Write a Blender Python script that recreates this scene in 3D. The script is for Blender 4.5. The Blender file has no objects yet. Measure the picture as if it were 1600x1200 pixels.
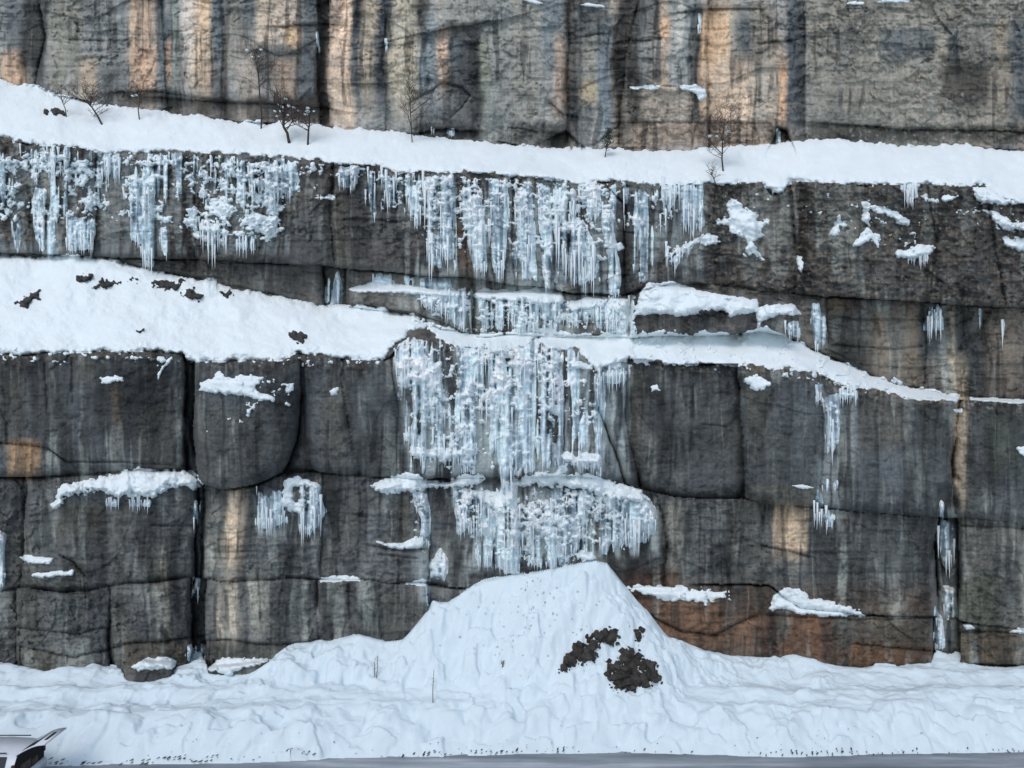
import bpy, bmesh, math, random
import numpy as np
from mathutils import Vector, Matrix

S = bpy.context.scene
COL = S.collection
# ------------------------------------------------------------------ camera, sky, sun, exposure
F = 1600 * 24 / 36.0          # focal length in photo pixels
H = 15.1                      # camera height above the road
cam_d = bpy.data.cameras.new('camera'); cam = bpy.data.objects.new('camera', cam_d); COL.objects.link(cam)
cam.location = (0, 0, H); cam.rotation_euler = (math.radians(90), 0, 0)
cam_d.lens = 24; cam_d.sensor_width = 36; cam_d.clip_end = 2000
S.camera = cam
SUN_EL, SUN_AZ = 52, 205      # degrees; the sun stands behind the camera, a little to the left, veiled by cloud
W = bpy.data.worlds.new('World'); S.world = W; W.use_nodes = True
nt = W.node_tree; sky = nt.nodes.new('ShaderNodeTexSky'); sky.sky_type = 'NISHITA'; sky.sun_disc = False
sky.sun_elevation = math.radians(SUN_EL); sky.sun_rotation = math.radians(SUN_AZ)
sky.air_density = 1.0; sky.dust_density = 1.5; sky.ozone_density = 1.0
hs = nt.nodes.new('ShaderNodeHueSaturation'); hs.inputs['Saturation'].default_value = 0.85
nt.links.new(sky.outputs[0], hs.inputs['Color'])
nt.links.new(hs.outputs[0], nt.nodes['Background'].inputs[0]); nt.nodes['Background'].inputs[1].default_value = 0.12
sd_ = bpy.data.lights.new('sun', 'SUN'); sun = bpy.data.objects.new('sun', sd_); COL.objects.link(sun)
sd_.energy = 0.7; sd_.angle = math.radians(25); sd_.color = (1, .95, .88)
a = math.radians(SUN_AZ); e = math.radians(SUN_EL)
sdir = Vector((math.sin(a) * math.cos(e), math.cos(a) * math.cos(e), math.sin(e)))
sun.rotation_euler = sdir.to_track_quat('Z', 'Y').to_euler()
S.view_settings.view_transform = 'Standard'; S.view_settings.look = 'None'
S.view_settings.exposure = 0.4; S.view_settings.gamma = 1.0

# ------------------------------------------------------------------ helpers
rng = np.random.default_rng(7)
TAB = rng.random((24, 256, 256)).astype(np.float32)
def noise(u, v, su, sv, seed=0):
    t = TAB[seed % 24]
    x = np.asarray(u, np.float32) / su + seed * 17.31; y = np.asarray(v, np.float32) / sv + seed * 7.77
    xi = np.floor(x); yi = np.floor(y); fx = x - xi; fy = y - yi
    fx = fx * fx * (3 - 2 * fx); fy = fy * fy * (3 - 2 * fy)
    xi = xi.astype(np.int64) & 255; yi = yi.astype(np.int64) & 255; x1 = (xi + 1) & 255; y1 = (yi + 1) & 255
    a_ = t[yi, xi]; b_ = t[yi, x1]; c_ = t[y1, xi]; d_ = t[y1, x1]
    return (a_ + (b_ - a_) * fx) * (1 - fy) + (c_ + (d_ - c_) * fx) * fy
def fbm(u, v, su, sv, seed=0, octv=4, gain=.5):
    r = 0; amp = 1; tot = 0
    for o in range(octv):
        r = r + amp * noise(u, v, su / 2 ** o, sv / 2 ** o, seed + o * 5); tot += amp; amp *= gain
    return r / tot
def sstep(x, lo, hi):
    t = np.clip((x - lo) / (hi - lo), 0, 1); return t * t * (3 - 2 * t)
def lin(c):
    c = np.asarray(c, float) / 255; return np.where(c <= .04045, c / 12.92, ((c + .055) / 1.055) ** 2.4)
def curve(s):
    p = np.array([float(t) for t in s.split()]).reshape(-1, 2); return p[:, 0], p[:, 1]
def pts(s): return np.array([float(t) for t in s.split()]).reshape(-1, 2)
def at(u, v, D): return Vector(((u - 800) / F * D, D, H - (v - 600) / F * D))
def line_dist(u, v, P):
    best = np.full(u.shape, 1e9); side = np.zeros(u.shape)
    for (x0, y0), (x1, y1) in zip(P[:-1], P[1:]):
        dx, dy = x1 - x0, y1 - y0; L = dx * dx + dy * dy + 1e-9
        t = np.clip(((u - x0) * dx + (v - y0) * dy) / L, 0, 1)
        d = np.hypot(u - x0 - t * dx, v - y0 - t * dy); m = d < best
        best = np.where(m, d, best); side = np.where(m, dx * (v - y0) - dy * (u - x0), side)
    return best, side
def poly_sd(u, v, P):
    Q = np.vstack([P, P[:1]]); d, _ = line_dist(u, v, Q); ins = np.zeros(u.shape, bool)
    for (x0, y0), (x1, y1) in zip(Q[:-1], Q[1:]):
        if y0 == y1: continue
        c = ((y0 > v) != (y1 > v)) & (u < (x1 - x0) * (v - y0) / (y1 - y0) + x0); ins ^= c
    return np.where(ins, d, -d)

def tag(o, label=None, cat=None, group=None, kind=None):
    if label: o['label'] = label
    if cat: o['category'] = cat
    if group: o['group'] = group
    if kind: o['kind'] = kind
    return o
def link(name, me, mat=None, parent=None):
    o = bpy.data.objects.new(name, me); COL.objects.link(o)
    if mat and not me.materials: me.materials.append(mat)
    if parent: o.parent = parent
    return o
def bmo(name, bm, mat, parent=None):
    me = bpy.data.meshes.new(name); bm.to_mesh(me); bm.free(); return link(name, me, mat, parent)
def mesh_np(name, V, Q, col=None, smooth=True):
    me = bpy.data.meshes.new(name); n = len(V); f = len(Q)
    me.vertices.add(n); me.vertices.foreach_set('co', np.ascontiguousarray(V, np.float32).ravel())
    me.loops.add(f * 4); me.loops.foreach_set('vertex_index', np.ascontiguousarray(Q, np.int32).ravel())
    me.polygons.add(f); me.polygons.foreach_set('loop_start', np.arange(0, f * 4, 4, dtype=np.int32))
    me.polygons.foreach_set('use_smooth', np.full(f, smooth, bool))
    if col is not None:
        ca = me.color_attributes.new('col', 'FLOAT_COLOR', 'POINT')
        ca.data.foreach_set('color', np.ascontiguousarray(np.hstack([col, np.ones((n, 1))]), np.float32).ravel())
    me.update(calc_edges=True); me.validate()
    return me
def grid_mesh(name, Ug, Vg, D, fm, col=None):
    r, c = D.shape; idx = np.arange(r * c).reshape(r, c)
    Q = np.stack([idx[:-1, :-1], idx[1:, :-1], idx[1:, 1:], idx[:-1, 1:]], -1)[fm]
    used, inv = np.unique(Q, return_inverse=True); Q = inv.reshape(-1, 4)
    d = D.ravel()[used]
    V = np.stack([(Ug.ravel()[used] - 800) / F * d, d, H - (Vg.ravel()[used] - 600) / F * d], -1)
    return mesh_np(name, V, Q, None if col is None else col.reshape(-1, 3)[used])

# ------------------------------------------------------------------ materials
def new_mat(name):
    m = bpy.data.materials.new(name); m.use_nodes = True; t = m.node_tree
    return m, t, t.nodes['Principled BSDF']
def nz(t, scale, detail=6, rough=.6, vec=None, mapscale=None):
    n = t.nodes.new('ShaderNodeTexNoise'); n.inputs['Scale'].default_value = scale
    n.inputs['Detail'].default_value = detail; n.inputs['Roughness'].default_value = rough
    tc = t.nodes.new('ShaderNodeTexCoord'); src = tc.outputs['Object']
    if mapscale:
        mp = t.nodes.new('ShaderNodeMapping'); mp.inputs['Scale'].default_value = mapscale
        t.links.new(src, mp.inputs[0]); src = mp.outputs[0]
    t.links.new(src, n.inputs['Vector']); return n
def ramp(t, fac, stops):
    r = t.nodes.new('ShaderNodeValToRGB'); el = r.color_ramp.elements
    while len(el) < len(stops): el.new(.5)
    for k, (p, c) in enumerate(stops): el[k].position = p; el[k].color = (*c, 1) if len(c) == 3 else c
    t.links.new(fac, r.inputs[0]); return r
def mul(t, a_, b_, fac=1):
    m = t.nodes.new('ShaderNodeMix'); m.data_type = 'RGBA'; m.blend_type = 'MULTIPLY'; m.inputs[0].default_value = fac
    t.links.new(a_, m.inputs[6]); t.links.new(b_, m.inputs[7]); return m.outputs[2]
def bump(t, b, h, strength, dist):
    n = t.nodes.new('ShaderNodeBump'); n.inputs['Strength'].default_value = strength; n.inputs['Distance'].default_value = dist
    t.links.new(h, n.inputs['Height']); t.links.new(n.outputs[0], b.inputs['Normal'])
def plain(name, c, rough=.6, var=.25, scale=20, metal=0, bs=0, bd=.02):
    m, t, b = new_mat(name); n = nz(t, scale)
    r = ramp(t, n.outputs[0], [(.3, tuple(x * (1 - var) for x in c)), (.7, tuple(min(1, x * (1 + var)) for x in c))])
    t.links.new(r.outputs[0], b.inputs['Base Color']); b.inputs['Roughness'].default_value = rough; b.inputs['Metallic'].default_value = metal
    if bs: bump(t, b, n.outputs[0], bs, bd)
    return m
def rock_mat():
    m, t, b = new_mat('rock'); ca = t.nodes.new('ShaderNodeAttribute'); ca.attribute_name = 'col'
    n1 = nz(t, 9, 8, .7); r1 = ramp(t, n1.outputs[0], [(.3, (.78,) * 3), (.5, (1.,) * 3), (.72, (1.2,) * 3)])
    n2 = nz(t, 3, 8, .65, mapscale=(2.2, 1, .35)); r2 = ramp(t, n2.outputs[0], [(.32, (.8,) * 3), (.62, (1.1,) * 3)])
    t.links.new(mul(t, mul(t, ca.outputs[0], r1.outputs[0]), r2.outputs[0]), b.inputs['Base Color'])
    b.inputs['Roughness'].default_value = .8; b.inputs['Specular IOR Level'].default_value = .35
    n3 = nz(t, 6, 10, .7); bump(t, b, n3.outputs[0], .5, .06)
    return m
def snow_mat(name='snow', c=(.80, .875, .895), sc=6, st=.5, dist=.06):
    m, t, b = new_mat(name); n = nz(t, 1.3, 8, .6)
    r = ramp(t, n.outputs[0], [(.3, tuple(x * .95 for x in c)), (.7, c)])
    t.links.new(r.outputs[0], b.inputs['Base Color']); b.inputs['Roughness'].default_value = .75
    b.inputs['Specular IOR Level'].default_value = .2
    n2 = nz(t, sc, 8, .65); bump(t, b, n2.outputs[0], st, dist)
    return m
def ice_mat():
    m, t, b = new_mat('ice'); ca = t.nodes.new('ShaderNodeAttribute'); ca.attribute_name = 'col'
    n1 = nz(t, 4, 6, .6, mapscale=(4, 4, .5)); r1 = ramp(t, n1.outputs[0], [(.3, (.7, .74, .78)), (.65, (1.1, 1.1, 1.1))])
    t.links.new(mul(t, ca.outputs[0], r1.outputs[0]), b.inputs['Base Color'])
    b.inputs['Roughness'].default_value = .3; b.inputs['Specular IOR Level'].default_value = .5
    n2 = nz(t, 7, 8, .65, mapscale=(2, 2, .7)); bump(t, b, n2.outputs[0], .3, .06)
    return m
def icicle_mat():
    m, t, b = new_mat('icicle_ice'); n1 = nz(t, 2, 5, .6, mapscale=(2, 2, .6))
    r1 = ramp(t, n1.outputs[0], [(.3, (.66, .73, .76)), (.6, (.88, .91, .92))])
    t.links.new(r1.outputs[0], b.inputs['Base Color']); b.inputs['Roughness'].default_value = .2
    return m
M = dict(rock=rock_mat(), snow=snow_mat(), ice=ice_mat(), icicle=icicle_mat(),
         bank=snow_mat('blue_shade_snow', (.68, .795, .85), 5, .45, .06),  # bluer and darker than snow: the lower ground's blue shade is painted in
         bark=plain('bark', (.045, .032, .024), .9, .4, 30), twig=plain('twig', (.05, .036, .03), .9, .4, 30),
         leaf=plain('dark_leaf', (.03, .045, .02), .8, .5, 20),
         grass=plain('dry_stalk', (.12, .10, .07), .9, .3, 30))

# ------------------------------------------------------------------ the cliff: curves traced as lines across the face (photo pixels; each gets a real depth)
E3t = curve("-900 122 0 122 25 135 48 130 60 133 80 147 110 150 145 160 170 166 250 172 270 178 320 182 370 190 430 192 500 196 540 200 620 205 660 213 720 218 790 224 830 230 900 233 960 232 1040 237 1090 235 1130 228 1180 226 1250 220 1290 217 1330 219 1390 226 1440 231 1470 228 1510 226 1550 232 1600 234")
E3b = curve("0 214 30 222 60 226 130 232 160 240 200 240 290 238 380 240 420 245 480 250 530 255 580 256 620 272 660 266 700 270 740 268 800 275 860 280 900 285 960 283 1000 287 1060 290 1090 286 1140 288 1190 285 1205 303 1222 300 1235 284 1310 286 1340 290 1420 288 1500 290 1540 290 1570 312 1600 316")
C3 = curve("0 395 200 402 300 404 400 410 505 415 560 420 620 426 660 432 720 432 760 440 850 450 900 460 970 460 1050 442 1100 446 1200 456 1240 460 1300 464 1370 467 1440 471 1500 476 1600 482")
E2t = curve("0 398 30 398 60 404 100 398 130 400 170 405 200 412 230 420 250 425 290 433 340 443 400 457 430 463 470 472 520 478 560 477 620 485 650 487 690 505 720 520 780 520 830 520 900 525 950 522 985 520 1060 519 1140 522 1170 518 1200 512 1250 535 1300 560 1350 580 1400 600 1450 612 1500 620 1600 625")
E2b = curve("0 552 30 556 60 552 120 550 200 548 285 550 292 562 350 565 440 563 462 550 475 553 560 562 603 562 625 540 660 530 700 540 760 548 830 540 870 552 900 556 930 575 985 562 1040 566 1120 568 1180 571 1220 578 1270 578 1310 604 1380 612 1420 622 1500 624 1600 631")
C1 = curve("0 748 70 745 105 742 215 734 290 735 315 755 350 764 400 757 440 740 490 735 560 746 620 747 750 747 900 742 960 752 1000 768 1060 778 1100 780 1160 778 1200 787 1265 793 1350 800 1450 806 1500 808 1600 820")
C0 = curve("0 925 35 920 100 928 170 915 215 912 290 905 310 903 360 910 430 908 490 905 560 905 600 912 660 912 720 918 1000 915 1100 912 1200 915 1250 948 1340 960 1460 962 1500 970 1600 985")
G = curve("0 1056 45 1063 65 1070 80 1067 165 1066 195 1070 240 1068 270 1062 300 1050 330 1060 400 1058 425 1040 440 1022 480 1010 515 1003 560 992 600 1003 630 1001 655 990 668 975 671 950 700 944 740 915 760 905 830 895 880 886 930 876 948 880 957 892 965 910 985 945 1000 960 1020 988 1070 1005 1100 1018 1150 1027 1210 1035 1245 1027 1270 1030 1300 1043 1350 1051 1420 1048 1480 1040 1500 1040 1520 1048 1560 1050 1600 1050")
DT1, DT2 = 33.5, 33.1
DT3 = curve("-900 41 0 39.5 300 38.3 500 37 620 36.4 750 35.6 1000 35.8 1200 35.8 1350 34.8 1600 34.5 2500 34")
DT4 = curve("-900 47 0 44.5 400 41.4 700 40 1000 39.2 1600 38.6 2500 38")
TIERS = {   # vertical joints of each tier: u v u v ...
 'T4': ["60 0 72 60 55 130", "250 0 256 80 262 170", "350 0 345 190", "492 0 498 195", "513 0 514 195", "598 0 604 200", "742 40 748 215", "888 0 886 230", "906 0 908 230", "1000 0 975 120 968 220", "1086 15 1082 190", "1106 15 1108 190", "1262 0 1258 220"],
 'T3a': ["48 220 46 395", "150 235 145 400", "245 240 248 402", "305 240 300 404", "440 245 430 410", "522 255 517 340 526 418", "632 270 630 428", "715 270 722 350 728 432", "800 278 802 445", "868 283 866 452", "938 285 975 320 978 460", "1118 288 1113 380 1120 446", "1235 284 1240 340 1247 400 1249 460", "1450 290 1462 380 1450 472", "1540 290 1562 400 1575 480"],
 'T3b': ["505 415 507 480", "541 418 540 480", "737 438 739 520", "882 455 884 526", "988 450 985 522", "1291 462 1296 565", "1440 470 1450 545 1446 612", "1500 475 1512 560 1492 622"],
 'T2': ["286 550 286 640 289 740", "303 560 298 660 307 740", "462 550 470 620 466 690 442 738", "535 560 545 670 560 747", "612 560 622 640 617 747", "944 560 934 640 960 700 975 760", "985 560 976 650 986 700 1003 768", "1155 568 1162 680 1165 780", "1283 600 1285 700 1278 795", "1498 625 1486 720 1492 808"],
 'T1a': ["40 750 38 800 33 920", "304 750 304 905", "317 755 316 905", "506 740 504 800 498 905", "668 745 668 905", "1028 770 1042 850 1036 915", "1195 785 1192 850 1196 915", "1466 800 1461 850 1464 960", "1494 800 1501 850 1497 970"],
 'T1b': ["28 920 30 1060", "172 915 172 1000 180 1050", "298 905 300 1040", "322 905 318 1040", "495 905 492 960 500 1010", "668 905 671 960", "962 905 985 960", "1192 915 1198 1035", "1456 960 1454 1040", "1499 970 1498 1045"]}
OFFS = {  # depth offset of each block (metres, + is deeper)
 'T4': [.1, -.1, .1, -.1, .9, -.2, 0, -.05, .2, .8, .1, -.1, .8, 0, -.5],
 'T3a': [.1, -.1, .1, -.1, 0, -.1, -.25, -.1, 0, .15, .0, .15, .3, 0, -.2, -.35, -.25, -.4],
 'T3b': [.2, .5, .1, .2, .1, -.2, .2, 0, .1],
 'T2': [0, .9, -.7, .1, -.1, 0, .5, .9, -.5, -.3, -.1, -.2],
 'T1a': [.3, -.15, .9, 0, .2, .5, -.05, 0, 1.2, -.1],
 'T1b': [.2, -.5, -.35, .9, -.3, -.35, .5, .1, .1, .9, .1]}
RAD = {'T4': (8, .25), 'T3a': (8, .25), 'T3b': (6, .2), 'T2': (24, .65), 'T1a': (13, .42), 'T1b': (14, .48)}
STR = {'T4': [1, .35, .2, .75, .75, .3, .45, .9, .6, .8, .8, .8, .65], 'T3a': [.3, .25, .3, .2, .6, .9, .3, .5, .4, .3, .9, .4, .95, .5, .6], 'T3b': [.8, .8, .6, .7, .6, .6, .5, .5],
       'T2': [1, 1, .9, .75, .7, .8, .9, .9, .75, .8], 'T1a': [.6, 1, 1, .8, .7, .7, .45, 1, 1], 'T1b': [.7, .8, .9, .9, .9, .7, .6, .35, .5, .6]}
us = np.concatenate([np.arange(-900, -360, 14), np.arange(-360, -60, 3), np.arange(-60, 1660, 1.45), np.arange(1660, 1960, 3), np.arange(1960, 2500, 14)]).astype(np.float32)
vs = np.concatenate([np.arange(-420, -180, 9), np.arange(-180, -24, 3), np.arange(-24, 1130, 1.45)]).astype(np.float32)
U, V = np.meshgrid(us, vs)
def cv(c, u): return np.interp(u, *c)
Uw = U + 7 * (fbm(U, V, 26, 40, 1, 3) - .5) + 10 * (fbm(U, V, 90, 160, 2, 2) - .5)
Vw = V + 8 * (fbm(U, V, 50, 22, 3, 3) - .5)
e3t, e3b, c3, e2t, e2b, c1, c0, g = [cv(k, U) for k in (E3t, E3b, C3, E2t, E2b, C1, C0, G)]
d3 = cv(DT3, U); d4 = cv(DT4, U)
LAB = np.zeros(U.shape, np.int32); D = np.zeros(U.shape)
NAMES = ['T4', 'L3', 'T3a', 'T3b', 'L2', 'T2', 'T1a', 'T1b']
tops = {'T4': np.full(U.shape, -2000.), 'T3a': e3b, 'T3b': c3, 'T2': e2b, 'T1a': c1, 'T1b': c0}
bots = {'T4': e3t, 'T3a': c3, 'T3b': np.maximum(e2t, c3 + 2), 'T2': c1, 'T1a': c0, 'T1b': g + 400}
base = {'T4': d4, 'T3a': d3 - .35, 'T3b': d3 + .55, 'T2': DT2 + 0 * U, 'T1a': DT1 + 0 * U, 'T1b': DT1 - .1 + 0 * U}
tier = np.where(Vw < e3t, 0, np.where(Vw < e3b, 1, np.where(Vw < c3, 2, np.where(Vw < e2t, 3, np.where(Vw < e2b, 4, np.where(Vw < c1, 5, np.where(Vw < c0, 6, 7)))))))
edge = np.full(U.shape, 60.)
for k, nm in enumerate(NAMES):
    mk = tier == k
    if nm in ('L3', 'L2'):
        t_, b_ = (e3t, e3b) if nm == 'L3' else (e2t, e2b)
        sm = lambda k_: np.interp(U, us, np.interp(us, np.arange(-900, 2500, 4.), np.convolve(np.pad(cv(k_, np.arange(-900, 2500, 4.)), 15, mode='edge'), np.hanning(31) / np.hanning(31).sum(), 'valid')))
        t_, b_ = (sm(E3t), sm(E3b)) if nm == 'L3' else (sm(E2t), sm(E2b))
        f = np.clip((Vw - t_) / np.maximum(b_ - t_, 1), 0, 1)
        hi, lo = (d4, d3 - .2) if nm == 'L3' else (d3 + .3, DT2 + .2)
        D[mk] = (hi * (1 - f) + lo * f)[mk]; LAB[mk] = 1000 * k; continue
    up = (Vw - tops[nm]); dn = (bots[nm] - Vw)
    cr = [curve(' '.join(' '.join(p) for p in zip(s.split()[1::2], s.split()[0::2]))) for s in TIERS[nm]]
    cu = [np.interp(V, c[0], c[1]) for c in cr]
    bi = np.zeros(U.shape, int); dl = np.full(U.shape, 200.); dr = np.full(U.shape, 200.)
    r, A = RAD[nm]
    for jn, c in enumerate(cu):
        right = Uw > c; bi += right; pen = r * 1.1 * np.clip(1 - STR[nm][jn] + 1.1 * (fbm(U, V, 40, 60, 14 + jn, 2) - .5), 0, 1)
        dl = np.where(right, np.minimum(dl, Uw - c + pen), dl); dr = np.where(~right, np.minimum(dr, c - Uw + pen), dr)
    pen = 8 * np.clip(1.6 * (fbm(U, V, 70, 300, 18, 2) - .42), 0, 1) + (8 * (U > 700) if nm == 'T1a' else 0) + (4 if nm == 'T4' else 0)
    dn = dn + pen; up = up + pen
    def rnd(d, r): q = 1 - np.clip(d / r, 0, 1); return 1 - np.sqrt(np.maximum(0, 1 - q * q * .98))
    sq = np.sqrt((1 - np.clip(dl / r, 0, 1)) ** 2 + (1 - np.clip(dr / r, 0, 1)) ** 2 + (1 - np.clip(dn / r, 0, 1)) ** 2 + (1 - np.clip(up / (r * .6), 0, 1)) ** 2)
    rec = A * (1 - np.sqrt(np.maximum(0, 1 - np.minimum(sq, .995) ** 2)))
    dmin = np.minimum(np.minimum(dl, dr), np.minimum(dn, up * 1.5))
    rec = rec + (.22 if nm == 'T4' else .42) * np.exp(-dmin / 2.0) * (.5 + fbm(U, V, 30, 30, 19, 2))
    off = np.array(OFFS[nm])[bi]
    bulge = (-.25 if nm == 'T4' else -.5) * np.clip(np.minimum(dl, dr) / 70, 0, 1)
    D[mk] = (base[nm] + off + rec + bulge)[mk]; LAB[mk] = (1000 * k + bi)[mk]; edge[mk] = dmin[mk]
# protruding slabs under the mid ledges
SLABS = [("988 470 1010 446 1080 450 1180 466 1252 478 1250 500 1238 524 1190 516 1140 524 1060 524 988 526", -1.5, 8900),
         ("545 452 640 448 735 458 738 520 690 515 640 490 545 480", -.8, 0), ("742 458 880 458 985 466 985 526 742 524", -.9, 0),
         ("195 1040 225 1030 270 1036 275 1080 190 1090", -.9, 8901), ("320 1040 420 1032 432 1046 425 1080 315 1080", -.9, 8902)]
for s, o, lb in SLABS:
    sdv = poly_sd(Uw, Vw, pts(s)); q = np.clip(sdv / 7, 0, 1)
    D += o * np.sqrt(np.maximum(0, 1 - (1 - q) ** 2)) * (sdv > 0)
    if lb: LAB[sdv > 0] = lb
# joints, beds and small roofs: points, half width px, depth m, kind (v: groove, h: roof with shelter under it)
CR = [("345 0 352 60 347 110 350 180", 4, .3, 'v'), ("430 40 500 34 520 36", 12, .3, 'h'), ("655 20 662 60 668 130", 4, .35, 'v'), ("675 48 700 42 735 40 760 34", 40, .7, 'h'),
      ("700 130 720 135 735 150 722 170 705 185", 14, .35, 'h'), ("640 160 662 148 690 128", 8, .25, 'h'), ("905 55 945 54", 6, .25, 'h'), ("985 62 1030 60", 6, .25, 'h'),
      ("1060 18 1110 14 1180 12", 10, .35, 'h'), ("985 138 1030 138 1064 138 1105 138", 8, -.2, 'h'), ("1195 66 1240 62", 8, .3, 'h'),
      ("180 143 230 140 300 150 360 156", 16, .35, 'h'), ("250 152 360 158 440 162 520 170", 20, .45, 'h'), ("860 160 880 178 900 180", 12, .35, 'h'), ("870 210 885 202 895 212", 20, .8, 'h'),
      ("985 190 1060 192 1200 194", 6, .2, 'h'), ("1270 192 1400 200 1600 205", 10, .3, 'h'), ("800 200 860 206", 8, .2, 'h'), ("1205 218 1215 200 1228 205 1235 222", 16, .7, 'h'), ("110 60 165 62", 5, .18, 'h'), ("128 92 165 88", 10, .2, 'h'),
      ("660 205 700 200 745 205", 14, .6, 'h'), ("940 215 960 200", 8, .3, 'h'),
      ("1240 280 1262 340 1250 400", 10, .45, 'v'), ("1185 330 1190 450", 4, .3, 'v'), ("1345 290 1350 330", 6, .3, 'v'), ("540 345 560 342 620 346", 5, .12, 'h'), ("660 280 668 420", 4, .2, 'v'),
      ("1300 495 1340 498 1440 500", 5, .15, 'h'), ("1300 540 1400 545 1440 540", 5, .12, 'h'), ("1370 505 1376 525", 3, .2, 'v'), ("1475 500 1482 560", 5, .3, 'v'), ("1545 485 1530 520 1500 545", 5, .3, 'v'),
      ("70 560 75 640", 3, .12, 'v'), ("115 560 118 630", 3, .15, 'v'), ("575 640 582 720", 5, .15, 'v'), ("1085 600 1083 650 1080 720", 3, .12, 'v'), ("1210 610 1206 640", 3, .12, 'v'), ("1440 640 1442 720", 4, .15, 'v'),
      ("0 690 40 695 75 700 105 720", 10, .3, 'h'), ("0 640 12 660 10 690", 3, .2, 'v'), ("110 722 200 720 285 726", 4, .12, 'h'),
      ("30 980 120 990 190 975", 5, .18, 'h'), ("30 1010 120 1025 190 1008", 5, .2, 'h'), ("190 1005 260 998 320 990", 8, .35, 'h'), ("255 985 262 1000", 4, .3, 'v'), ("240 820 300 822", 4, .1, 'h'),
      ("100 870 120 880 135 900", 8, .3, 'h'), ("330 860 400 862", 4, .1, 'h'), ("320 1000 420 1004 495 1000", 8, .3, 'h'), ("545 915 550 1000", 4, .25, 'v'), ("592 915 598 995", 4, .25, 'v'),
      ("585 850 625 858 660 856", 7, .25, 'h'), ("590 866 650 870", 4, .15, 'h'), ("545 765 535 840", 5, .2, 'v'), ("625 765 626 850", 4, .2, 'v'),
      ("1050 870 1040 900", 5, .2, 'v'), ("1200 850 1250 862 1262 866", 10, .3, 'h'), ("1140 790 1138 850 1142 900", 4, .2, 'v'), ("1055 790 1080 900", 3, .1, 'v'),
      ("990 950 1060 985 1120 990 1180 960", 10, .3, 'h'), ("1200 960 1340 968 1460 962", 4, .15, 'h'), ("1335 1005 1400 1010 1450 1015", 8, .3, 'h'), ("1225 960 1230 1000", 5, .3, 'v'), ("1500 1040 1540 1036 1600 1042", 10, .5, 'h'),
      ("1500 985 1600 990", 6, .15, 'h'), ("1470 770 1482 765 1490 790", 8, .5, 'v'), ("1500 820 1600 826", 6, .15, 'h'), ("1100 665 1140 668", 2, .05, 'h')]
for s, w, dep, kd in CR:
    P = pts(s); m = max(w * 4, 24)
    i0, i1 = np.searchsorted(vs, P[:, 1].min() - m), np.searchsorted(vs, P[:, 1].max() + m)
    j0, j1 = np.searchsorted(us, P[:, 0].min() - m), np.searchsorted(us, P[:, 0].max() + m)
    sl = (slice(i0, i1), slice(j0, j1))
    d, sd = line_dist(Uw[sl], Vw[sl], P)
    if kd == 'v': D[sl] += dep * np.exp(-(d / w) ** 2)
    else: D[sl] += np.where(sd > 0, dep * np.exp(-d / w), 0) + .12 * np.exp(-(d / 1.8) ** 2)
# weathering: broad swells, bedding, flutes, chips
isL = (tier == 1) | (tier == 4)
bed = fbm(U, Vw, 300, 7, 4, 3); ches = np.abs(fbm(Uw, Vw, 34, 30, 5, 3) - .5)
st = fbm(Uw, Vw, 60, 46, 6, 2) * 7; steps = (np.floor(st) + sstep(st - np.floor(st), .35, .65)) / 7
wt4 = np.where(tier == 0, 1.5, np.where((tier == 2) | (tier == 3), 1.2, np.where(tier >= 6, 1.0, .55)))
rough = (.55 * (fbm(U, V, 130, 170, 8, 3) - .5) + wt4 * (.15 * (steps - .5) + .06 * (bed - .5) + .14 * (fbm(Uw, V, 22, 120, 9, 3) - .5) - .22 * ches) + .12 * (fbm(U, V, 11, 9, 10, 3) - .5))
def fline(su, sv, sd_, wdt, th): n1 = fbm(Uw, V, su, sv, sd_, 3) - .5; return np.exp(-(n1 / wdt) ** 2) * sstep(fbm(U, V, 110, 110, sd_ + 1, 2), th, th + .12)
def cell(su, sv, sd_, w=.5):     # angular chips and small ledges, each with its own set-back
    t = TAB[sd_ % 24]; y = V / sv + w * (noise(U, V, su * .8, sv * 1.3, sd_ + 1) - .5) * 2 + sd_ * 3.3; yi = np.floor(y).astype(int)
    x = U / su + w * (noise(U, V, su * 1.2, sv * .9, sd_ + 2) - .5) * 2 + t[yi & 255, 7] * 5; return t[yi & 255, np.floor(x).astype(int) & 255] - .5
chipm = sstep(fbm(U, V, 90, 80, 5, 3), .40, .60)
tw = np.where(tier == 0, 1.2, np.where((tier == 2) | (tier == 3), 1.1, np.where(tier >= 6, .9, .35)))
frac = tw * (.22 * cell(95, 62, 3) + .12 * cell(44, 20, 6) + (.05 + .15 * chipm) * cell(20, 11, 9) + (.03 + .10 * chipm) * cell(9, 6, 12)) + np.where(tier == 5, .02, .07) * cell(170, 8, 14, .35) + .03 * (noise(U, V, 3.4, 3.0, 15) - .5)
frac = frac + np.where(tier == 0, .7 * sstep(V, e3t - 55, e3t - 6) * (fbm(U, V, 60, 40, 8, 3) - .15), 0)
mossy = sstep(np.where(tier == 2, (e3b + 40 - V) / 40, np.where(tier == 5, (e2b + 32 - V) / 40, -1)), 0, 1) * (fbm(U, V, 40, 20, 11) > .35)
mossy = np.maximum(mossy, np.where((tier == 2) & (U > 1100), .6, 0)); mossy = np.maximum(mossy, np.where((tier == 2) & (U < 460) & (V < 375), .8, 0))
clod = fbm(U, V, 8, 6, 12, 3) - .5
D += np.where(isL, 1.1 * (fbm(U, V, 80, 46, 7, 3) - .5) + .3 * (fbm(Uw, V, 34, 90, 17, 3) - .5), rough - mossy * .45 * clod + frac)

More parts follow.
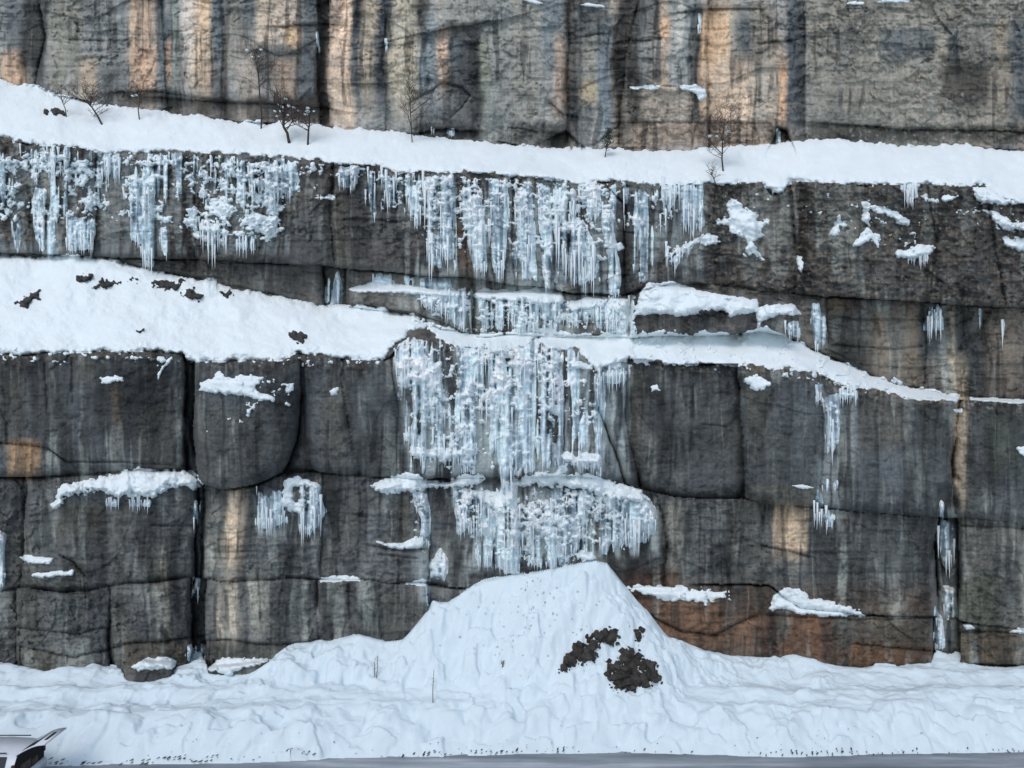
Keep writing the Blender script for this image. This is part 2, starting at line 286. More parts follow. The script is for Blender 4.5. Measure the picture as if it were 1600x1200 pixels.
# ------------------------------------------------------------------ rock colour: mineral streaks, lichen, rust (near-black in some grooves and hollows)
K = 1.2
C = np.zeros(U.shape + (3,))
for k, c in enumerate([(156, 150, 142), (80, 75, 69), (82, 78, 75), (98, 92, 85), (80, 74, 68), (72, 78, 82), (88, 91, 92), (88, 90, 90)]): C[tier == k] = lin(np.array(c) * .6 + np.dot(c, (.3, .59, .11)) * np.array((.394, .404, .394)))
Us = U + 16 * (fbm(U, V, 40, 110, 13, 4) - .5) + 4 * (noise(U, V, 6, 30, 14) - .5)
def mute(c): c = np.array(c, float); l = c @ (.3, .59, .11); return (l + (c - l) * np.where(c[0] > c[2], .74, .6)) * ((1.005, 1., .985) if c[0] > c[2] + 20 else (.985, 1.01, .985)) * (1.10 if l > 110 else .94)
def paint(m, c, al=1.):
    m = (m * al)[..., None]; C[:] = C * (1 - m) + lin(mute(c)) * m
STN = 1.1 * (fbm(Us, V, 12, 70, 15, 4) - .5) + .5 * (fbm(U, V, 40, 34, 21, 3) - .5)
def streak(u0, u1, v0, v1, c, al=.85, fe=4, fv=18):
    m = sstep(Us, u0 - fe, u0 + fe) * (1 - sstep(Us, u1 - fe, u1 + fe)) * sstep(Vw, v0 - fv * .5, v0 + fv * .5) * (1 - sstep(Vw, v1 - fv, v1 + fv))
    paint(np.clip(m * (1.05 + 1.1 * STN), 0, 1), c, al)
# wet grey and buff bands of every tier
n_ = fbm(Us, V, 46, 400, 16, 3); paint(sstep(n_, .52, .68) * (tier == 0), (104, 108, 112), .7); paint((1 - sstep(n_, .32, .46)) * (tier == 0), (158, 138, 118), .7)
n_ = fbm(Us, V, 40, 300, 17, 3); paint(sstep(n_, .5, .66) * ((tier == 5) | (tier >= 6)), (58, 60, 65), .75); paint((1 - sstep(n_, .3, .42)) * (tier >= 6), (108, 105, 100), .7)
n_ = fbm(Us, V, 36, 260, 18, 3); paint(sstep(n_, .5, .66) * ((tier == 2) | (tier == 3)), (62, 62, 64), .7)
paint(np.clip(mossy, 0, 1) * sstep(fbm(U, V, 18, 14, 19, 4), .38, .6), (72, 60, 47), .7)
ST = """0 40 -50 85 100 106 112|0 46 84 150 176 140 110|34 76 -50 130 44 46 44|80 130 -50 150 118 112 102|128 150 92 150 160 138 114|152 200 -50 90 124 122 120|204 246 -50 150 168 138 112|207 244 75 150 176 142 114|246 258 -50 75 42 46 52|248 272 20 170 92 102 110|262 270 60 130 160 128 106
272 284 -50 170 120 124 118|285 305 -50 150 178 168 156|303 328 -50 155 196 164 130|328 347 -50 100 98 110 118|346 356 -50 180 82 76 72|356 372 -50 90 120 112 104|372 396 -50 50 96 106 112|398 432 -50 75 176 156 132|428 472 -50 60 178 158 138|448 471 40 88 206 164 112|400 470 70 120 112 108 106|430 466 95 180 150 128 108|464 492 -50 180 92 98 108|490 516 -50 200 34 36 34
516 552 -20 185 206 174 144|516 530 -50 40 150 130 112|552 568 -50 150 62 72 82|552 566 -20 40 40 44 50|566 588 -50 150 150 134 112|588 612 -50 170 62 68 76|598 604 30 120 30 34 40|610 650 -50 160 168 156 132|655 682 20 160 118 128 136|648 668 -50 60 70 70 70|670 760 -50 34 138 132 126|680 702 50 130 196 164 138|702 756 48 200 58 64 70|735 757 60 210 34 38 40|708 720 60 120 90 98 104|756 800 -50 220 122 121 118|748 762 60 150 128 128 112
800 850 -50 200 128 121 113|848 882 -50 120 108 114 120|868 890 60 175 166 140 118|884 906 -50 190 56 50 46|895 908 130 220 58 64 70|906 936 60 150 140 132 122|908 938 125 160 166 148 116|934 958 40 220 104 114 126|906 948 -50 60 96 98 100|962 1003 -20 215 40 42 42|1003 1030 -20 60 84 84 84|1020 1026 0 60 46 46 46|1028 1045 -20 190 160 138 116|1030 1044 25 60 190 150 112|1000 1030 60 130 122 120 120|1052 1086 -30 130 116 118 120|1056 1066 0 80 166 156 146|1000 1088 140 190 138 126 112
1083 1108 18 190 30 34 40|1098 1112 12 190 206 160 114|1110 1142 12 190 196 158 118|1140 1152 -30 110 158 148 132|1150 1176 20 110 98 106 112|1100 1182 95 190 192 166 140|1176 1200 -30 190 148 138 122|1198 1222 62 190 160 146 128|1218 1234 95 192 196 150 112|1232 1260 -30 220 82 92 104|1262 1600 -60 220 124 115 105|1380 1500 45 92 96 100 104|1462 1478 50 95 158 150 132|1470 1545 95 165 82 74 68|1556 1578 30 180 142 128 108|1575 1640 30 200 84 92 100|1262 1600 195 225 70 68 62|1545 1575 100 195 128 118 102
255 520 150 195 70 64 60|180 260 142 165 92 84 76|990 1220 192 232 132 114 98|800 900 195 232 96 90 86|1205 1236 198 225 36 34 32|860 890 205 235 36 34 30|650 750 195 222 60 58 56
1300 1360 490 560 98 97 94|1355 1400 480 610 120 108 92|1400 1440 475 600 128 112 92|1440 1482 475 560 60 64 70|1485 1500 480 600 120 110 94|1500 1540 520 625 62 66 70|1540 1600 485 620 108 98 86|1505 1512 600 760 122 112 94|1300 1340 465 490 100 84 68|1410 1425 468 490 120 88 64
500 545 300 420 80 75 66|440 520 330 405 78 78 80|680 735 300 425 92 74 60|250 300 380 402 74 66 60|60 72 230 395 70 66 56
0 40 560 690 78 68 58|60 110 600 745 62 64 68|110 150 560 600 84 74 64|150 260 570 700 50 54 60|175 190 600 680 104 74 50|215 282 640 735 76 66 58|15 60 690 745 148 112 74|310 370 640 740 88 78 70|330 465 640 750 80 80 84|340 352 715 742 124 126 126|505 545 580 740 92 82 72|545 610 570 745 70 74 80|578 588 640 720 34 38 46|985 1010 570 720 92 80 68|1005 1160 590 760 78 80 84|1010 1025 680 740 112 108 98|1080 1086 600 720 44 48 54|1165 1200 570 700 92 82 70|1200 1280 640 780 82 86 92|1165 1280 760 800 112 100 84|1345 1420 625 700 88 74 62|1300 1340 650 780 68 66 66|1420 1490 640 800 78 80 84|1490 1512 560 790 146 130 108|1510 1560 650 800 70 72 76|1540 1600 640 740 64 68 58
350 384 768 880 158 140 116|320 350 768 900 112 102 90|384 402 770 890 74 74 74|60 100 780 850 92 80 70|100 165 790 830 84 68 56|240 270 850 910 104 100 90|255 265 860 1000 138 118 94|240 258 915 990 136 126 112|338 348 915 1000 140 130 116|355 372 912 1000 142 132 116|390 420 905 990 132 120 102|430 480 905 1000 84 84 84|110 135 870 960 48 54 58|80 120 910 990 98 104 104|50 80 790 860 72 78 82|515 530 770 850 54 56 60|530 560 770 850 92 88 84|620 648 770 850 100 84 70|500 540 905 1000 66 66 68|555 600 905 1000 76 74 74|600 665 915 1000 92 80 72|505 530 760 845 44 46 50
1205 1262 790 862 166 142 114|1215 1240 790 850 176 150 116|1040 1070 790 900 124 108 92|1065 1140 790 905 88 88 90|1070 1080 790 850 60 60 62|1140 1200 800 900 92 88 84|1265 1300 780 940 66 66 66|1310 1340 810 860 104 82 64|1300 1460 830 950 84 86 88|1500 1600 815 960 114 102 90|1550 1590 850 960 84 84 84|1500 1560 900 985 92 94 80|1462 1500 765 1040 32 36 42
940 1470 918 1062 106 72 50|950 1060 890 960 98 66 48|985 1200 940 1010 118 84 60|1195 1330 950 1040 98 66 46|1215 1232 950 995 122 116 108|1300 1345 960 1010 92 88 82|1330 1460 1000 1052 112 78 52|1345 1455 965 1010 86 76 66|1500 1600 985 1052 98 86 68|1195 1210 920 1000 60 40 30|1120 1200 915 960 70 56 46|190 320 1000 1050 96 74 56|320 450 1005 1050 84 74 62|30 80 1020 1070 96 84 66"""
for s in ST.replace('\n', '|').split('|'):
    q = [float(x) for x in s.split()]
    if q[2] > 540 and q[4] < 140 and not (q[2] > 880 and q[0] > 940):      # the lower walls are greyer
        l_ = .3 * q[4] + .59 * q[5] + .11 * q[6]; q[4:] = [l_ + (x - l_) * .5 + d_ for x, d_ in zip(q[4:], (-1, 1, 1))]
    streak(*q[:4], q[4:], .92, min(9, (q[1] - q[0]) * .34 + .8), min(60, (q[3] - q[2]) * .38))
# thin dark seep lines and pale runs, lichen freckles, bedding tint
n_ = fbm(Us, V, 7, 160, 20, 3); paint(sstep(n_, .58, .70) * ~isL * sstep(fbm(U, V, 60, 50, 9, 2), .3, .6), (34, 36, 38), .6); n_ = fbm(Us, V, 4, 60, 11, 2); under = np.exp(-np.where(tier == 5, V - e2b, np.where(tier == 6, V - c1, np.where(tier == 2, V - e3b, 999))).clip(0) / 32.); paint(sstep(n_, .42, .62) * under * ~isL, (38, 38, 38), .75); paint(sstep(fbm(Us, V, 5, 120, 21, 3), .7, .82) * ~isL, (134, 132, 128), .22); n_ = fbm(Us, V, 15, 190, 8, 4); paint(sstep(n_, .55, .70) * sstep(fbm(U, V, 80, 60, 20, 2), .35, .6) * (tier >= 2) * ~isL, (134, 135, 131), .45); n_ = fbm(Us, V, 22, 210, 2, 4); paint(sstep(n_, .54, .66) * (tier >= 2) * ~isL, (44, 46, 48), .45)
C *= (1 + .25 * (bed - .5) + .32 * (noise(U, V, 2.6, 2.4, 4) - .5) - .35 * sstep(noise(U, V, 6, 5, 11) + .5 * (fbm(U, V, 50, 40, 12, 2) - .5), .72, .85) + .6 * frac + .55 * (fbm(U, V, 14, 12, 22, 4) - .5) + .5 * (fbm(U, V, 60, 70, 21, 3) - .5) + np.where(tier >= 2, 1.5, .5) * (fbm(Us, V, 64, 170, 1, 4) - .5) + np.where(tier >= 2, .9, .3) * (fbm(Us, V, 17, 60, 19, 3) - .5))[..., None].clip(.35, 1.8)
sp = fbm(U, V, 5, 5, 23, 2); lich = np.maximum(np.clip(mossy, 0, 1) * .8, ((tier == 0) * (.3 + .5 * (U > 1262)) + .15 * (tier >= 6)) * sstep(fbm(U, V, 70, 70, 2, 3), .42, .62))
paint(sstep(sp, .68, .8) * lich, (158, 152, 142), .5); paint(sstep(1 - sp, .68, .8) * lich, (44, 41, 38), .5)
FILM = [("630 268 970 285 985 470 640 450", .5), ("610 530 985 545 985 745 640 745", .7), ("690 752 1030 775 1030 868 730 895", .7), ("-60 225 460 240 460 400 -60 400", .3), ("980 288 1100 288 1100 440 990 440", .4), ("640 440 985 450 985 525 640 510", .55),
        ("395 768 510 760 510 860 400 838", .45), ("1270 600 1345 610 1330 830 1270 830", .35), ("560 265 640 270 630 360 570 350", .3), ("640 765 672 770 672 945 650 945", .5), ("1455 790 1500 790 1500 1020 1455 1020", .35)]
for s_, al in FILM:      # clear verglas frozen on the stone
    m = sstep(poly_sd(U + 14 * (fbm(U, V, 12, 60, 3, 3) - .5), V, pts(s_)), -6, 12) * sstep(fbm(Us, V, 7, 80, 6, 3) + .3 * (fbm(U, V, 40, 50, 7, 2) - .5), .34, .62); paint(m, (150, 157, 162), al)
paint(np.clip(mossy, 0, 1) * sstep(clod, .06, .2), (112, 98, 78), .5)
C *= K * np.where(tier >= 5, 1.15, 1.04)[..., None]

# ------------------------------------------------------------------ emit rock objects
fl = LAB[:-1, :-1]
vis_top = np.minimum(Vw, 0)
BL = {  # label of every block of the three lower tiers
 2000: 'snow-spattered rock block at the far left end of the icicle-hung wall', 2001: 'narrow rock block under the snow, second from the left end of the icicle-hung wall',
 2002: 'rock block behind the glassy curtain, third from left in the icicle-hung wall', 2003: 'brown rock rib between the glassy curtain and the heavy snow clumps', 2004: 'rock block almost buried in snow clumps above the long spear icicle',
 2005: 'bare grey squarish rock block right of the heavy snow clumps', 2006: 'grey-brown rock block with a dark overhang line, left of the icefall curtains', 2007: 'dark rock block behind the leftmost snowy curtains of the icefall',
 2008: 'rock block hidden behind the twin curtains in the icefall middle', 2009: 'narrow rock rib between two white ice columns of the upper icefall', 2010: 'dark rock block behind the ragged double ice curtain',
 2011: 'dark brown rock bay behind the thin ice runnels right of the icefall', 2012: 'rock block left of the deep dark cleft, carrying a star-shaped snow patch', 2013: 'brown lichen-freckled rock block right of the deep dark cleft',
 2014: 'brown rock block at the right, between two slanting joints', 2015: 'brown rock block at the far right edge below the snowy shelf', 
 3000: 'low recessed rock bed beneath the icicles left of the bare squarish block', 3001: 'dark recessed niche holding two small ice stumps', 3002: 'low recessed rock bed with a long black overhang above it', 3003: 'recessed rock bed behind the middle icicle curtain',
 3004: 'recessed rock bed behind the icicle curtain beside the slab', 3005: 'recessed rock bed behind the snow-capped slab', 3006: 'buff banded recessed rock right of the lone ice pillar', 3007: 'dark recessed rock around the mask-shaped ice', 3008: 'buff fluted recessed rock at the far right edge',
 5000: 'wide dark slate block at the left edge below the snow terrace', 5001: 'dark open joint left of the bulging rounded block', 5002: 'bulging rounded grey block with a jagged snow patch on top', 5003: 'dark slate block tucked behind the right side of the bulging block',
 5004: 'brown-grey block with a curved crack on its right side', 5005: 'slate block with one black vertical seep mark', 5006: 'rock hidden behind the main icefall in the middle wall', 5007: 'dark wet recess just right of the icefall',
 5008: 'large smooth dark block with rounded lower corners right of the icefall', 5009: 'grey-brown block between the large smooth block and the narrow icefall', 5010: 'wide dark slate block right of the narrow icefall', 5011: 'grey block with a pale buff streak at the right edge',
 6000: 'narrow dark block at the left edge with pale ice on it', 6001: 'wide grey block beneath the long snow shelf at left', 6002: 'dark open joint with hanging ice below the bulging block', 6003: 'grey block with a pale buff streak and two ice fringes', 6004: 'dark streaked block left of the lower icefall with small ledges',
 6005: 'rock hidden behind the lower icefall', 6006: 'grey block with buff left edge right of the lower icefall', 6007: 'grey block with a square buff patch at its upper left', 6008: 'black wet gully holding the ice tongue at right', 6009: 'brown bedded block at the lower right edge',
 7000: 'narrow grey block at the bottom left corner of the wall', 7001: 'grey bedded foot block left of the thin vertical joint', 7002: 'grey foot block with a pale buff streak beside the icy joint', 7003: 'dark icy joint between two foot blocks at left', 7004: 'grey foot block with pale slanting streaks', 7005: 'dark foot block with a thin snow line on top, left of the avalanche cone',
 7006: 'rock foot buried behind the avalanche cone', 7007: 'reddish brown foot block right of the avalanche cone', 7008: 'rust brown foot block below the curved snow strip', 7009: 'dark gully foot beneath the ice tongue', 7010: 'brown foot block with a low black hollow at the lower right',
 8900: 'brown rock slab jutting out under a thick snow cap', 8901: 'low brown ledge rock carrying a snow patch at the wall foot', 8902: 'thin brown ledge rocks with snow between them at the wall foot'}
lab_ids = np.unique(fl)
for l in lab_ids:
    m = fl == l; k = l // 1000
    if k in (0,): continue
    if k in (1, 4): continue
    me = grid_mesh('rock_block', U, V, D, m, C); o = link('rock_block', me, M['rock'])
    tag(o, BL.get(int(l), 'brown rock block at the far right edge of the icicle-hung wall'), 'rock', 'rock blocks of the cliff')
tag(link('cliff', grid_mesh('cliff', U, V, D, fl // 1000 == 0, C), M['rock']), kind='structure')
tag(link('rock_terrace', grid_mesh('rock_terrace', U, V, D, fl // 1000 == 1, C), M['rock']), kind='structure')
tag(link('rock_terrace', grid_mesh('rock_terrace', U, V, D, fl // 1000 == 4, C), M['rock']), kind='structure')

# ------------------------------------------------------------------ ground: road, ploughed bank, snow shelf, avalanche cone
iG = np.array([np.argmin(np.abs(vs - gv)) for gv in cv(G, us)])
Dg = D[iG, np.arange(len(us))]; 
xs = np.concatenate([np.arange(-75, -27, .5), np.arange(-27, 27, .055), np.arange(27, 75, .5)]); ys = np.concatenate([np.arange(24, 26.4, .3), np.arange(26.4, 36.2, .05)])
X, Y = np.meshgrid(xs, ys)
Ug = X / Y * F + 800
Dw = np.interp(Ug, us, Dg); 
ker = np.ones(9) / 9; Dws = np.interp(Ug, us, np.convolve(np.pad(Dg, 4, mode='edge'), ker, 'valid'))
Zw = H - (cv(G, Ug) - 600) / F * Dws
Yb = 27.8 - .8 * sstep(-X, 4, 13) + .12 * np.sin(X * .4) + .3 * (fbm(X, Y * 0, 3, 3, 3) - .5)          # foot of the bank
crest = 1.25 + .35 * (fbm(X, Y * 0, 5, 1, 4, 2) - .5); wd = 1.9 + .6 * (fbm(X, Y * 0, 6, 1, 5, 2) - .5)
q = np.clip((Y - Yb) / wd, 0, 1)
cellg = TAB[3][np.floor(Y / .55 + 1.6 * fbm(X, Y, 1.1, 1.1, 3, 3)).astype(int) & 255, np.floor(X / .7 + 2.0 * fbm(X, Y, 1.2, 1.0, 5, 3)).astype(int) & 255]      # ploughed blocks
cellg = .5 * cellg + .5 * np.pad((cellg[:-2, 1:-1] + cellg[2:, 1:-1] + cellg[1:-1, :-2] + cellg[1:-1, 2:]) / 4, 1, mode='edge')
lump = .8 * fbm(X, Y, 1.1, .9, 6, 3, .42) + .3 * cellg - .55
bankz = crest * (1 - (1 - q) ** 1.8) + 1.15 * lump * np.sin(np.pi * np.clip(q * .9 + .02, 0, 1)) ** .7 * (q > 0)
shelf = bankz + (Y - Yb - wd).clip(0) * .06 + .16 * (q >= 1) * np.sin((Y + .8 * fbm(X, Y, 7, 3, 7, 2)) * 3.1) * sstep(Y, 29.5, 30.3)
shelf += (q >= 1) * .4 * (fbm(X, Y, 2.2, .8, 8, 5) - .5)
talus = np.full(X.shape, -9.)
wob = 1 + .25 * (fbm(X, Y, 2.5, 2.5, 9, 3) - .5)
Dmn = np.min([np.roll(np.minimum(Dg, 34.2), k) for k in range(-24, 25, 2)], 0) - .12
Dsm = np.convolve(np.pad(Dmn, 30, mode='edge'), np.hanning(61) / np.hanning(61).sum(), 'valid')
for ui in np.arange(-120, 1721, 4.):     # every point of the wall foot sheds a little cone of snow
    dw = np.interp(ui, us, Dsm); zw = H - (cv(G, ui) - 600) / F * dw; xi = (ui - 800) / F * dw
    d = np.hypot((X - xi) * .8, (dw - Y).clip(0)) * wob; k_ = .65 + .85 * float(np.clip((zw - 2.2) / 1.5, 0, 1))
    talus = np.maximum(talus, zw - k_ * d + .045 * d * d * (d < 5) - 9 * (d >= 7))
def bl(a_, n, ax):
    p = np.cumsum(np.insert(np.pad(a_, [(n, n) if k == ax else (0, 0) for k in (0, 1)], mode='edge'), 0, 0, ax), ax); w = 2 * n + 1
    return (np.take(p, range(w, p.shape[ax]), ax) - np.take(p, range(0, p.shape[ax] - w), ax)) / w
tb = bl(bl(bl(talus, 9, 1), 9, 1), 5, 0); run = (Dws - Y).clip(0); wq = np.clip(run / .8, 0, 1); talus = talus * (1 - wq) + tb * wq
talus += .9 * (fbm(X, Y, 3.2, 2.4, 14, 2) - .5) * np.clip(run - .3, 0, 1)
talus += (1.0 * (fbm(X, Y, 1.4, 1.0, 10, 5, .6) - .5) + .42 * (fbm(X, Y, .5, .42, 12, 3) - .5) + .38 * (cellg - .5)) * np.clip(run * 1.2, 0, 1)
kk = .35; hmx = np.clip(.5 + .5 * (talus - shelf) / kk, 0, 1); Z = shelf * (1 - hmx) + talus * hmx + kk * hmx * (1 - hmx)
Z = np.where(Y > Dws, np.minimum(Z, Zw + .1), Z)
Z += .05 * (fbm(X, Y, .35, .3, 11, 3) - .5) * (q > 0)
Z = np.where(q <= 0, -.05 - .05 * (Yb - Y).clip(0, 1), Z)
r, c = X.shape; idx = np.arange(r * c).reshape(r, c)
Q = np.stack([idx[:-1, :-1], idx[:-1, 1:], idx[1:, 1:], idx[1:, :-1]], -1).reshape(-1, 4)
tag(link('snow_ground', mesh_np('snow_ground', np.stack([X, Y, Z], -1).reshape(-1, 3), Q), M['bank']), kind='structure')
def ground_D(u, v):     # depth of the snow ground seen along a ray through the face's (u, v) lines
    yy = np.arange(27.8, 36, .02); xx = (u - 800) / F * yy
    j = np.clip(np.searchsorted(xs, xx), 0, len(xs) - 1); i = np.clip(np.searchsorted(ys, yy), 0, len(ys) - 1)
    zz = Z[i, j]; vv = 600 + (H - zz) / yy * F
    hit = np.nonzero(vv <= v)[0]
    return yy[hit[0]] if len(hit) else 33.
def road_mat():
    m, t, b = new_mat('wet_road'); n = nz(t, .8, 8, .6, mapscale=(.15, 1.6, 1))
    r = ramp(t, n.outputs[0], [(.36, (.15, .175, .20)), (.52, (.28, .315, .35)), (.68, (.55, .60, .64))])
    t.links.new(r.outputs[0], b.inputs['Base Color']); b.inputs['Roughness'].default_value = .55
    n2 = nz(t, 14, 6); bump(t, b, n2.outputs[0], .3, .03); return m
def sheet(name, x0, x1, y0, y1, z, mat):
    me = bpy.data.meshes.new(name); me.from_pydata([(x0, y0, z), (x1, y0, z), (x1, y1, z), (x0, y1, z)], [], [(0, 1, 2, 3)])
    return tag(link(name, me, mat), kind='structure')
sheet('road', -300, 300, 17, 29, 0, road_mat())
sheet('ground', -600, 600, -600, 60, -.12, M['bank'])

# ------------------------------------------------------------------ layers on the face: ice, then snow
TOP = D.copy()
def window(P, m=26):
    i0, i1 = max(0, np.searchsorted(vs, P[:, 1].min() - m)), min(len(vs), np.searchsorted(vs, P[:, 1].max() + m))
    j0, j1 = max(0, np.searchsorted(us, P[:, 0].min() - m)), min(len(us), np.searchsorted(us, P[:, 0].max() + m))
    return slice(i0, i1), slice(j0, j1)
def layer(name, sl, th, mat, col=None, parent=None):
    t = TOP[sl]; Dn = t - np.where(th > 0, th, np.maximum(th, -.12) - .01)
    vm = th > 0; fm = vm[:-1, :-1] | vm[1:, :-1] | vm[1:, 1:] | vm[:-1, 1:]
    if fm.sum() < 2: return None, None
    return link(name, grid_mesh(name, U[sl], V[sl], Dn, fm, col), mat, parent), Dn
def blur(a_, n=2):
    for _ in range(n):
        p = np.pad(a_, 1, mode='edge'); a_ = (p[:-2, 1:-1] + p[2:, 1:-1] + p[1:-1, :-2] + p[1:-1, 2:] + 2 * a_) / 6
    return a_
R = random.Random(5)
def icicle_mesh(k):
    rr = random.Random(k); bm = bmesh.new(); rings = []; n = 7; N = 9
    for i in range(N):
        f = i / (N - 1); rad = (1 - f) ** 1.05 * (1 + .13 * math.sin(f * 19 + k) * (1 - f)) + .03; ox = .25 * math.sin(f * 2.2 + k) * f; 
        rings.append([bm.verts.new((ox + rad * math.cos(2 * math.pi * j / n), rad * math.sin(2 * math.pi * j / n), -f)) for j in range(n)])
    for a_, b_ in zip(rings[:-1], rings[1:]):
        for j in range(n): bm.faces.new((a_[j], b_[j], b_[(j + 1) % n], a_[(j + 1) % n]))
    bm.faces.new(rings[0][::-1]); bm.faces.new(rings[-1])
    for f_ in bm.faces: f_.smooth = True
    bmesh.ops.recalc_face_normals(bm, faces=bm.faces[:])
    me = bpy.data.meshes.new('icicle'); bm.to_mesh(me); bm.free(); me.materials.append(M['icicle']); return me
ICM = [icicle_mesh(k) for k in range(8)]
def icicle(u, v, L, w, parent):
    i0 = np.clip(np.searchsorted(vs, v), 0, len(vs) - 1); i1 = np.clip(np.searchsorted(vs, v + L), i0 + 1, len(vs) - 1)
    j0 = np.clip(np.searchsorted(us, u - w * .5), 0, len(us) - 1)
    d = float(np.min(TOP[i0:i0 + max(2, (i1 - i0) // 3), j0])); d = min(d, float(np.percentile(TOP[i0:i1, j0], 25)) - .02)
    s = d / F; o = bpy.data.objects.new('icicle', ICM[R.randrange(8)]); COL.objects.link(o)
    o.location = at(u, v, d - w * s * .2); o.scale = (w * s * .5, w * s * .5, L * s); o.rotation_euler[2] = R.uniform(-.5, .5)
    o.parent = parent
ICE_TODO = []
def ice(label, P, snow=.35, blue=.5, L=26, n=1., th=.28, rag=4, gap=.0, cat='ice curtain', name='ice_curtain', bars=1.):
    """a sheet of frozen seepage: fluted, partly rimed, with icicles along its lower rim"""
    P = pts(P); sl = window(P); u, v = U[sl], V[sl]
    sdv = poly_sd(u + 5 * (noise(u, v, 9, 60, 3) - .5), v, P); hrel = (v - P[:, 1].min()) / max(np.ptp(P[:, 1]), 1)
    flute = fbm(u, v, 6.5, 110, 4, 3); rime = fbm(u, v, 9, 7, 5, 5, .62)
    sn = sstep(rime + .35 * (fbm(u, v, 36, 30, 6, 2) - .5), .66 - .42 * snow, .76 - .42 * snow) * (1 - (.75 if L > 10 else .2) * sstep(hrel, .35, .75))
    sdv = sdv + rag * 2.4 * (fbm(u, v, 6, 60, 7, 3) - .5) + rag * 1.5 * (rime - .5)
    holes = sstep(flute + .5 * (noise(u, v, 30, 60, 8) - .5), gap - .05, gap + .12) if gap > 0 else 1.
    prof = np.where(sdv > 0, 1 - np.exp(-sdv / 5.), sdv * .03)
    t = prof * th * (.15 + 1.5 * flute + .5 * np.abs(fbm(u, v, 11, 150, 2, 2) - .5) * 4 * (L > 0) + .45 * (fbm(u, v, 3.6, 60, 14, 2) - .4)) + np.where(sdv > 0, sn * .13 * (.3 + rime) + .06 * sn * (rime - .5) + .03 * sn * (noise(u, v, 3.4, 3.2, 9) - .5), 0) * np.clip(sdv / 4, 0, 1)
    for _ in range(5): p_ = np.pad(t, ((1, 1), (0, 0)), mode='edge'); t = (p_[:-2] + 2 * p_[1:-1] + p_[2:]) / 4
    t = t - (1 - holes) * (1 - sn) * .4
    gl = sstep(fbm(u, v, 4.5, 80, 9, 3) + .4 * (fbm(u, v, 30, 40, 10, 2) - .5), .32, .6)[..., None]
    dk = lin((126, 140, 148)); lt = lin((214, 228, 232)); bl = lin((192, 211, 219))
    colr = dk * (1 - gl) + (lt * (1 - blue * .6) + bl * blue * .6) * gl
    colr = colr * (1 - sn[..., None] * .85) + np.array([.79, .87, .9]) * sn[..., None] * .85
    o, Dn = layer(name, sl, t, M['ice'], np.clip(colr * 1.25, 0, .93))
    if o is None: return
    tag(o, label, cat, 'ice hanging on the cliff')
    TOP[sl] = np.minimum(TOP[sl], np.where(t > 0, Dn, 99))
    ICE_TODO.append((o, P, sl, t > 0, L, n, bars))
def hang():
    for o, P, sl, m, L, n, bars in ICE_TODO:
        if L <= 0: continue
        uu, vv = us[sl[1]], vs[sl[0]]; cnt = 0
        u = P[:, 0].min() + 1; width = np.ptp(P[:, 0])
        while u < P[:, 0].max() and cnt < 70:
            j = int(np.clip(np.searchsorted(uu, u), 0, len(uu) - 1)); col_ = np.nonzero(m[:, j])[0]
            if len(col_):
                vb = vv[col_[-1]]; l = L * (.3 + 1.35 * R.random() ** 1.7); w = R.uniform(1.5, 3.0) + l * .055
                l = min(l, (vb - vv[col_[0]]) * .9 + 12); icicle(u, vb - l * .9 - 2, l * 1.45 + 3, w, o); cnt += 1
                if bars > 0 and len(col_) > 14 and R.random() < .30 * bars:
                    k = col_[R.randrange(len(col_) // 2 + 1)]; l2 = min(L * R.uniform(1.0, 2.6) + 8, (vb - vv[k]) * .9 + 6)
                    icicle(u + R.uniform(-2, 2), vv[k], l2, R.uniform(1.6, 3.4), o); cnt += 1
            u += R.choice((R.uniform(1.6, 4), R.uniform(3, 9))) / n
